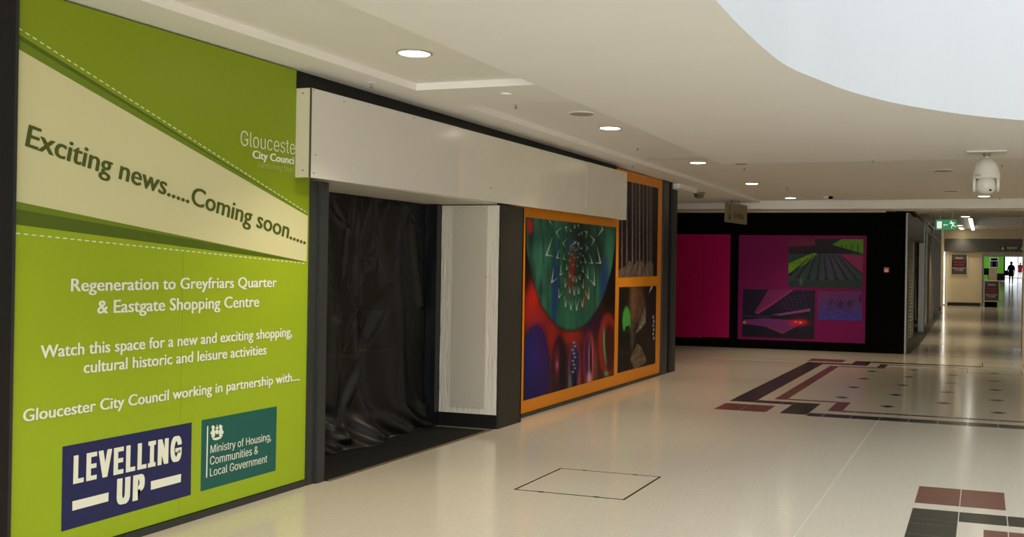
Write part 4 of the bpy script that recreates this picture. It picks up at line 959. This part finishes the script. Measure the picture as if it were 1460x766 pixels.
# ceiling speaker and cover discs
def disc(x, y, z, r, label, m, name='ceiling_speaker', cat='speaker'):
    t = thing(name, label, cat, (x, y, z))
    MB().lathe([(r, .001), (r, -.006), (r*.96, -.009)], (x, y, z), 30).build('rim', CEIL, t)
    MB().lathe([(r*.95, -.0085), (r*.9, -.011), (.01, -.012)], (x, y, z), 30).build('grille', m, t)
GR = mat('grille_mesh', (168, 158, 140), .7, noise=.25, nscale=300)
disc(-3.47, 8.59, ZR, .118, 'round speaker grille in the recess before the second downlight', GR)
disc(-3.55, 7.2, ZL, .045, 'small round white cover on the ceiling cross strip', CEIL, 'ceiling_cover', 'cover')
disc(-.523, 14.39, ZR, .14, 'round speaker grille left of the dome camera, nearer one', GR)
disc(-.52, 17.88, ZR, .14, 'round speaker grille left of the dome camera, farther one', GR)
def sprinkler(x, y, z, label):
    t = thing('sprinkler', label, 'sprinkler', (x, y, z), 'ceiling sprinklers')
    MB().lathe([(.032, .001), (.032, -.003), (.02, -.005)], (x, y, z), 16).build('rose', CEIL, t)
    MB().lathe([(.008, -.004), (.006, -.02), (.011, -.024), (.011, -.03), (.003, -.034)], (x, y, z), 12).build('stem', SPR, t)
    MB().lathe([(.015, -.035), (.015, -.037)], (x, y, z), 14).build('deflector', SPR, t); return t
s0 = sprinkler(-3.787, 11.11, ZR, 'ceiling sprinkler right of the second glowing downlight')
for x, y, z, lb in ((-3.087, 13.57, ZR, 'ceiling sprinkler just beyond the white slab corner'), (-3.084, 16.81, ZR, 'ceiling sprinkler between the fourth and fifth downlights'),
                    (-1.238, 12.20, ZS, 'ceiling sprinkler on the far edge of the white slab'), (.216, 13.70, ZR, 'ceiling sprinkler just right of the dome camera, nearest of three'),
                    (.231, 17.0, ZR, 'ceiling sprinkler right of the dome camera, middle of three'), (.275, 19.6, ZR, 'ceiling sprinkler right of the downlight under the dome camera'),
                    (-4.33, 6.53, ZL, 'pale ceiling sprinkler above the first fascia panel'), (-4.30, 12.44, ZL, 'pale ceiling sprinkler above the end of the white fascia'), (-3.846, 8.0, ZR, 'tiny sprinkler beside the speaker grille in the recess')):
    copy_tree(s0, (x, y, z), lb)
# grey dome sensor on the ledge, small sensor, slab box
t = thing('smoke_sensor', 'dark grey round sensor on the ceiling beyond the black post', 'sensor', (-4.66, 17.02, ZL))
MB().lathe([(.105, .001), (.10, -.03), (.086, -.04)], (-4.66, 17.02, ZL), 24).build('base', SENSG, t, smooth=False)
MB().lathe([(.086, -.04), (.082, -.085), (.05, -.10), (.01, -.104)], (-4.66, 17.02, ZL), 24).build('dome', mat('sensor_dark', (96, 92, 82), .35), t, smooth=True)
t = thing('beam_sensor', 'small white box sensor with dark lens above the purple poster', 'sensor', (-2.70, 18.9, ZR))
MB().box(-2.79, -2.70, 18.86, 18.94, ZR-.03, ZR).build('bracket', CAMW, t); MB().lathe([(.04, 0), (.045, -.04), (.02, -.05)], (-2.67, 18.9, ZR), 14).build('lens', DEEP, t)
t = thing('slab_clip', 'small brown clip on the far slab edge near its corner', 'clip', (-2.86, 12.4, ZS)); MB().box(-2.93, -2.80, 12.385, 12.42, ZS-.01, ZS+.03).build('clip', SENSG, t); MB().box(-2.90, -2.83, 12.40, 12.43, ZS+.02, ZR).build('fixing', SENSG, t)
# PTZ dome camera
cx, cy = .022, 11.68; u_ = 11.7/1450.4/9.575
def zc_(y): return ZS-(y-128)*u_
t = thing('dome_camera', 'white dome security camera hanging from the ceiling slab at upper right', 'camera', (cx, cy, ZS))
MB().box(cx-.205, cx+.205, cy-.14, cy+.14, ZS-.014, ZS).build('mounting_plate', CAMW, t, bevel=.003)
MB().lathe([(.04, -.014), (.04, -.03), (.028, -.05)], (cx, cy, ZS), 18).build('bracket', CAMG, t)
MB().lathe([(.024, -.03), (.022, -.10)], (cx-.0, cy, ZS), 16).build('neck', CAMW, t)
pr_ = [(30, 205), (60, 226), (100, 250), (132, 285), (150, 330), (162, 380), (172, 430), (176, 452), (176, 462), (160, 470), (158, 478)]
MB().lathe([(r_*u_, zc_(y_)-ZS) for r_, y_ in pr_], (cx-.0, cy, ZS), 32).build('housing', CAMW, t, smooth=True)
bc = zc_(560)
ball = [(1, 460), ]
MB().lathe([(.112*math.sin(a_), bc-ZS+.100*math.cos(a_)) for a_ in np.linspace(.02, math.pi-.02, 18)], (cx, cy, ZS), 28).build('camera_ball', CAMW, t, smooth=True)
for sx, lab in ((-1, None), (1, None)):
    yk = MB(); prof = []
    for a_ in np.linspace(-1.15, 1.15, 12):
        pass
    x0 = cx+sx*.105
    yk.lathe([(.075, 0), (.085, .008), (.085, .028), (.06, .036)] if sx > 0 else [(.06, -.036), (.085, -.028), (.085, -.008), (.075, 0)], (x0, cy, zc_(548)), 20, 'x')
    yk.build('yoke_arm', CAMW, t, smooth=False)
lb_ = MB().box(cx-.115, cx-.055, cy-.150, cy-.140, zc_(447), zc_(438)); lb_.build('badge', CAMG, t)
p = ony(1412, 266, cy-.1); MB().lathe([(.012, -.108), (.010, -.116)], (cx+.045, cy, zc_(632)), 12, 'y').build('sensor_window', DEEP, t)
# green exit sign hanging
ys_ = 20.5; x0, x1, z0, z1 = -.872, -.484, 2.447, 2.642
t = thing('exit_sign', 'illuminated green hanging exit sign with running figure and arrow', 'sign', (-.68, ys_, z1))
MB().box(x0, x1, ys_, ys_+.05, z0, z1).build('light_box', GREENS, t, bevel=.004)
MB().box(x0+.025, x0+.115, ys_-.002, ys_, z0+.025, z1-.035).build('door_symbol', SIGNW, t)
zm = (z0+z1)/2-.005
MB().slab([(x0+.14, ys_-.002, zm), (x0+.165, ys_-.002, zm+.02), (x0+.165, ys_-.002, zm+.007), (x0+.225, ys_-.002, zm+.007), (x0+.225, ys_-.002, zm-.007), (x0+.165, ys_-.002, zm-.007), (x0+.165, ys_-.002, zm-.02)], (0, .002, 0)).build('arrow', SIGNW, t)
rm = MB(); ox, oz = x0+.31, zm
def limb(a, b_, w1, w2):
    a = np.array(a); b_ = np.array(b_); d = (b_-a)/np.linalg.norm(b_-a); n_ = np.array([-d[1], d[0]])
    q = [a+n_*w1, b_+n_*w2, b_-n_*w2, a-n_*w1]; rm.slab([(ox+p[0], ys_-.002, oz+p[1]) for p in q], (0, .002, 0))
rm.slab([(ox-.03+.014*math.cos(k_), ys_-.002, oz+.065+.014*math.sin(k_)) for k_ in np.linspace(0, 6.283, 12, endpoint=False)], (0, .002, 0))
for a, b_, w1, w2 in (((-.022, .045), (.012, 0), .013, .011), ((-.022, .045), (-.055, .02), .007, .006), ((-.02, .045), (.03, .04), .007, .006), ((.03, .04), (.04, .015), .006, .005), ((.012, 0), (-.012, -.03), .009, .007), ((-.012, -.03), (-.015, -.068), .007, .006), ((.012, 0), (.04, -.03), .009, .007), ((.04, -.03), (.07, -.028), .007, .006)): limb(a, b_, w1, w2)
rm.build('running_figure', SIGNW, t)
for x in (-.784, -.564): MB().box(x-.004, x+.004, ys_+.02, ys_+.028, z1, 2.822).build('rod', ALUD, t)
# hanging grey sign
a0 = np.array([-4.54, 18.50]); a1 = np.array([-4.385, 19.60]); zt, zb = 2.870, 2.498
t = thing('hanging_sign', 'grey hanging direction sign with arrow and the word Greyfriars', 'sign', (-4.46, 19.05, 2.87))
U = np.array([a1[0]-a0[0], a1[1]-a0[1], 0]); Ls = np.linalg.norm(U); U = U/Ls; N = np.cross(U, (0, 0, 1.0))
def sg(u_, z_, o=0.0): p = np.array([a0[0], a0[1], 0])+U*u_+N*o; return (p[0], p[1], z_)
MB().slab([sg(0, zb), sg(Ls, zb), sg(Ls, zt), sg(0, zt)], tuple(-N*.03)).build('panel', GSIGN, t, bevel=.003)
INK = mat('sign_ink', (34, 30, 24), .6)
am = MB(); am.slab([sg(.17, zb+.07, .002), sg(.19, zb+.07, .002), sg(.19, zt-.04, .002), sg(.17, zt-.04, .002)], tuple(-N*.002))
am.slab([sg(.18, zb+.03, .002), sg(.27, zb+.13, .002), sg(.255, zb+.15, .002), sg(.18, zb+.07, .002), sg(.105, zb+.15, .002), sg(.09, zb+.13, .002)], tuple(-N*.002)); am.build('arrow', INK, t)
letters('Greyfriars', sg(.40, zb+.095, .001), U, (0, 0, 1), .54, .115, INK, t, bold=.0)
for u_ in (.3, .72):
    q = sg(u_, 0, -.015); MB().box(q[0]-.006, q[0]+.006, q[1]-.006, q[1]+.006, zt, ZL).build('rod', INK, t)
# small marks: scuffs on the side board
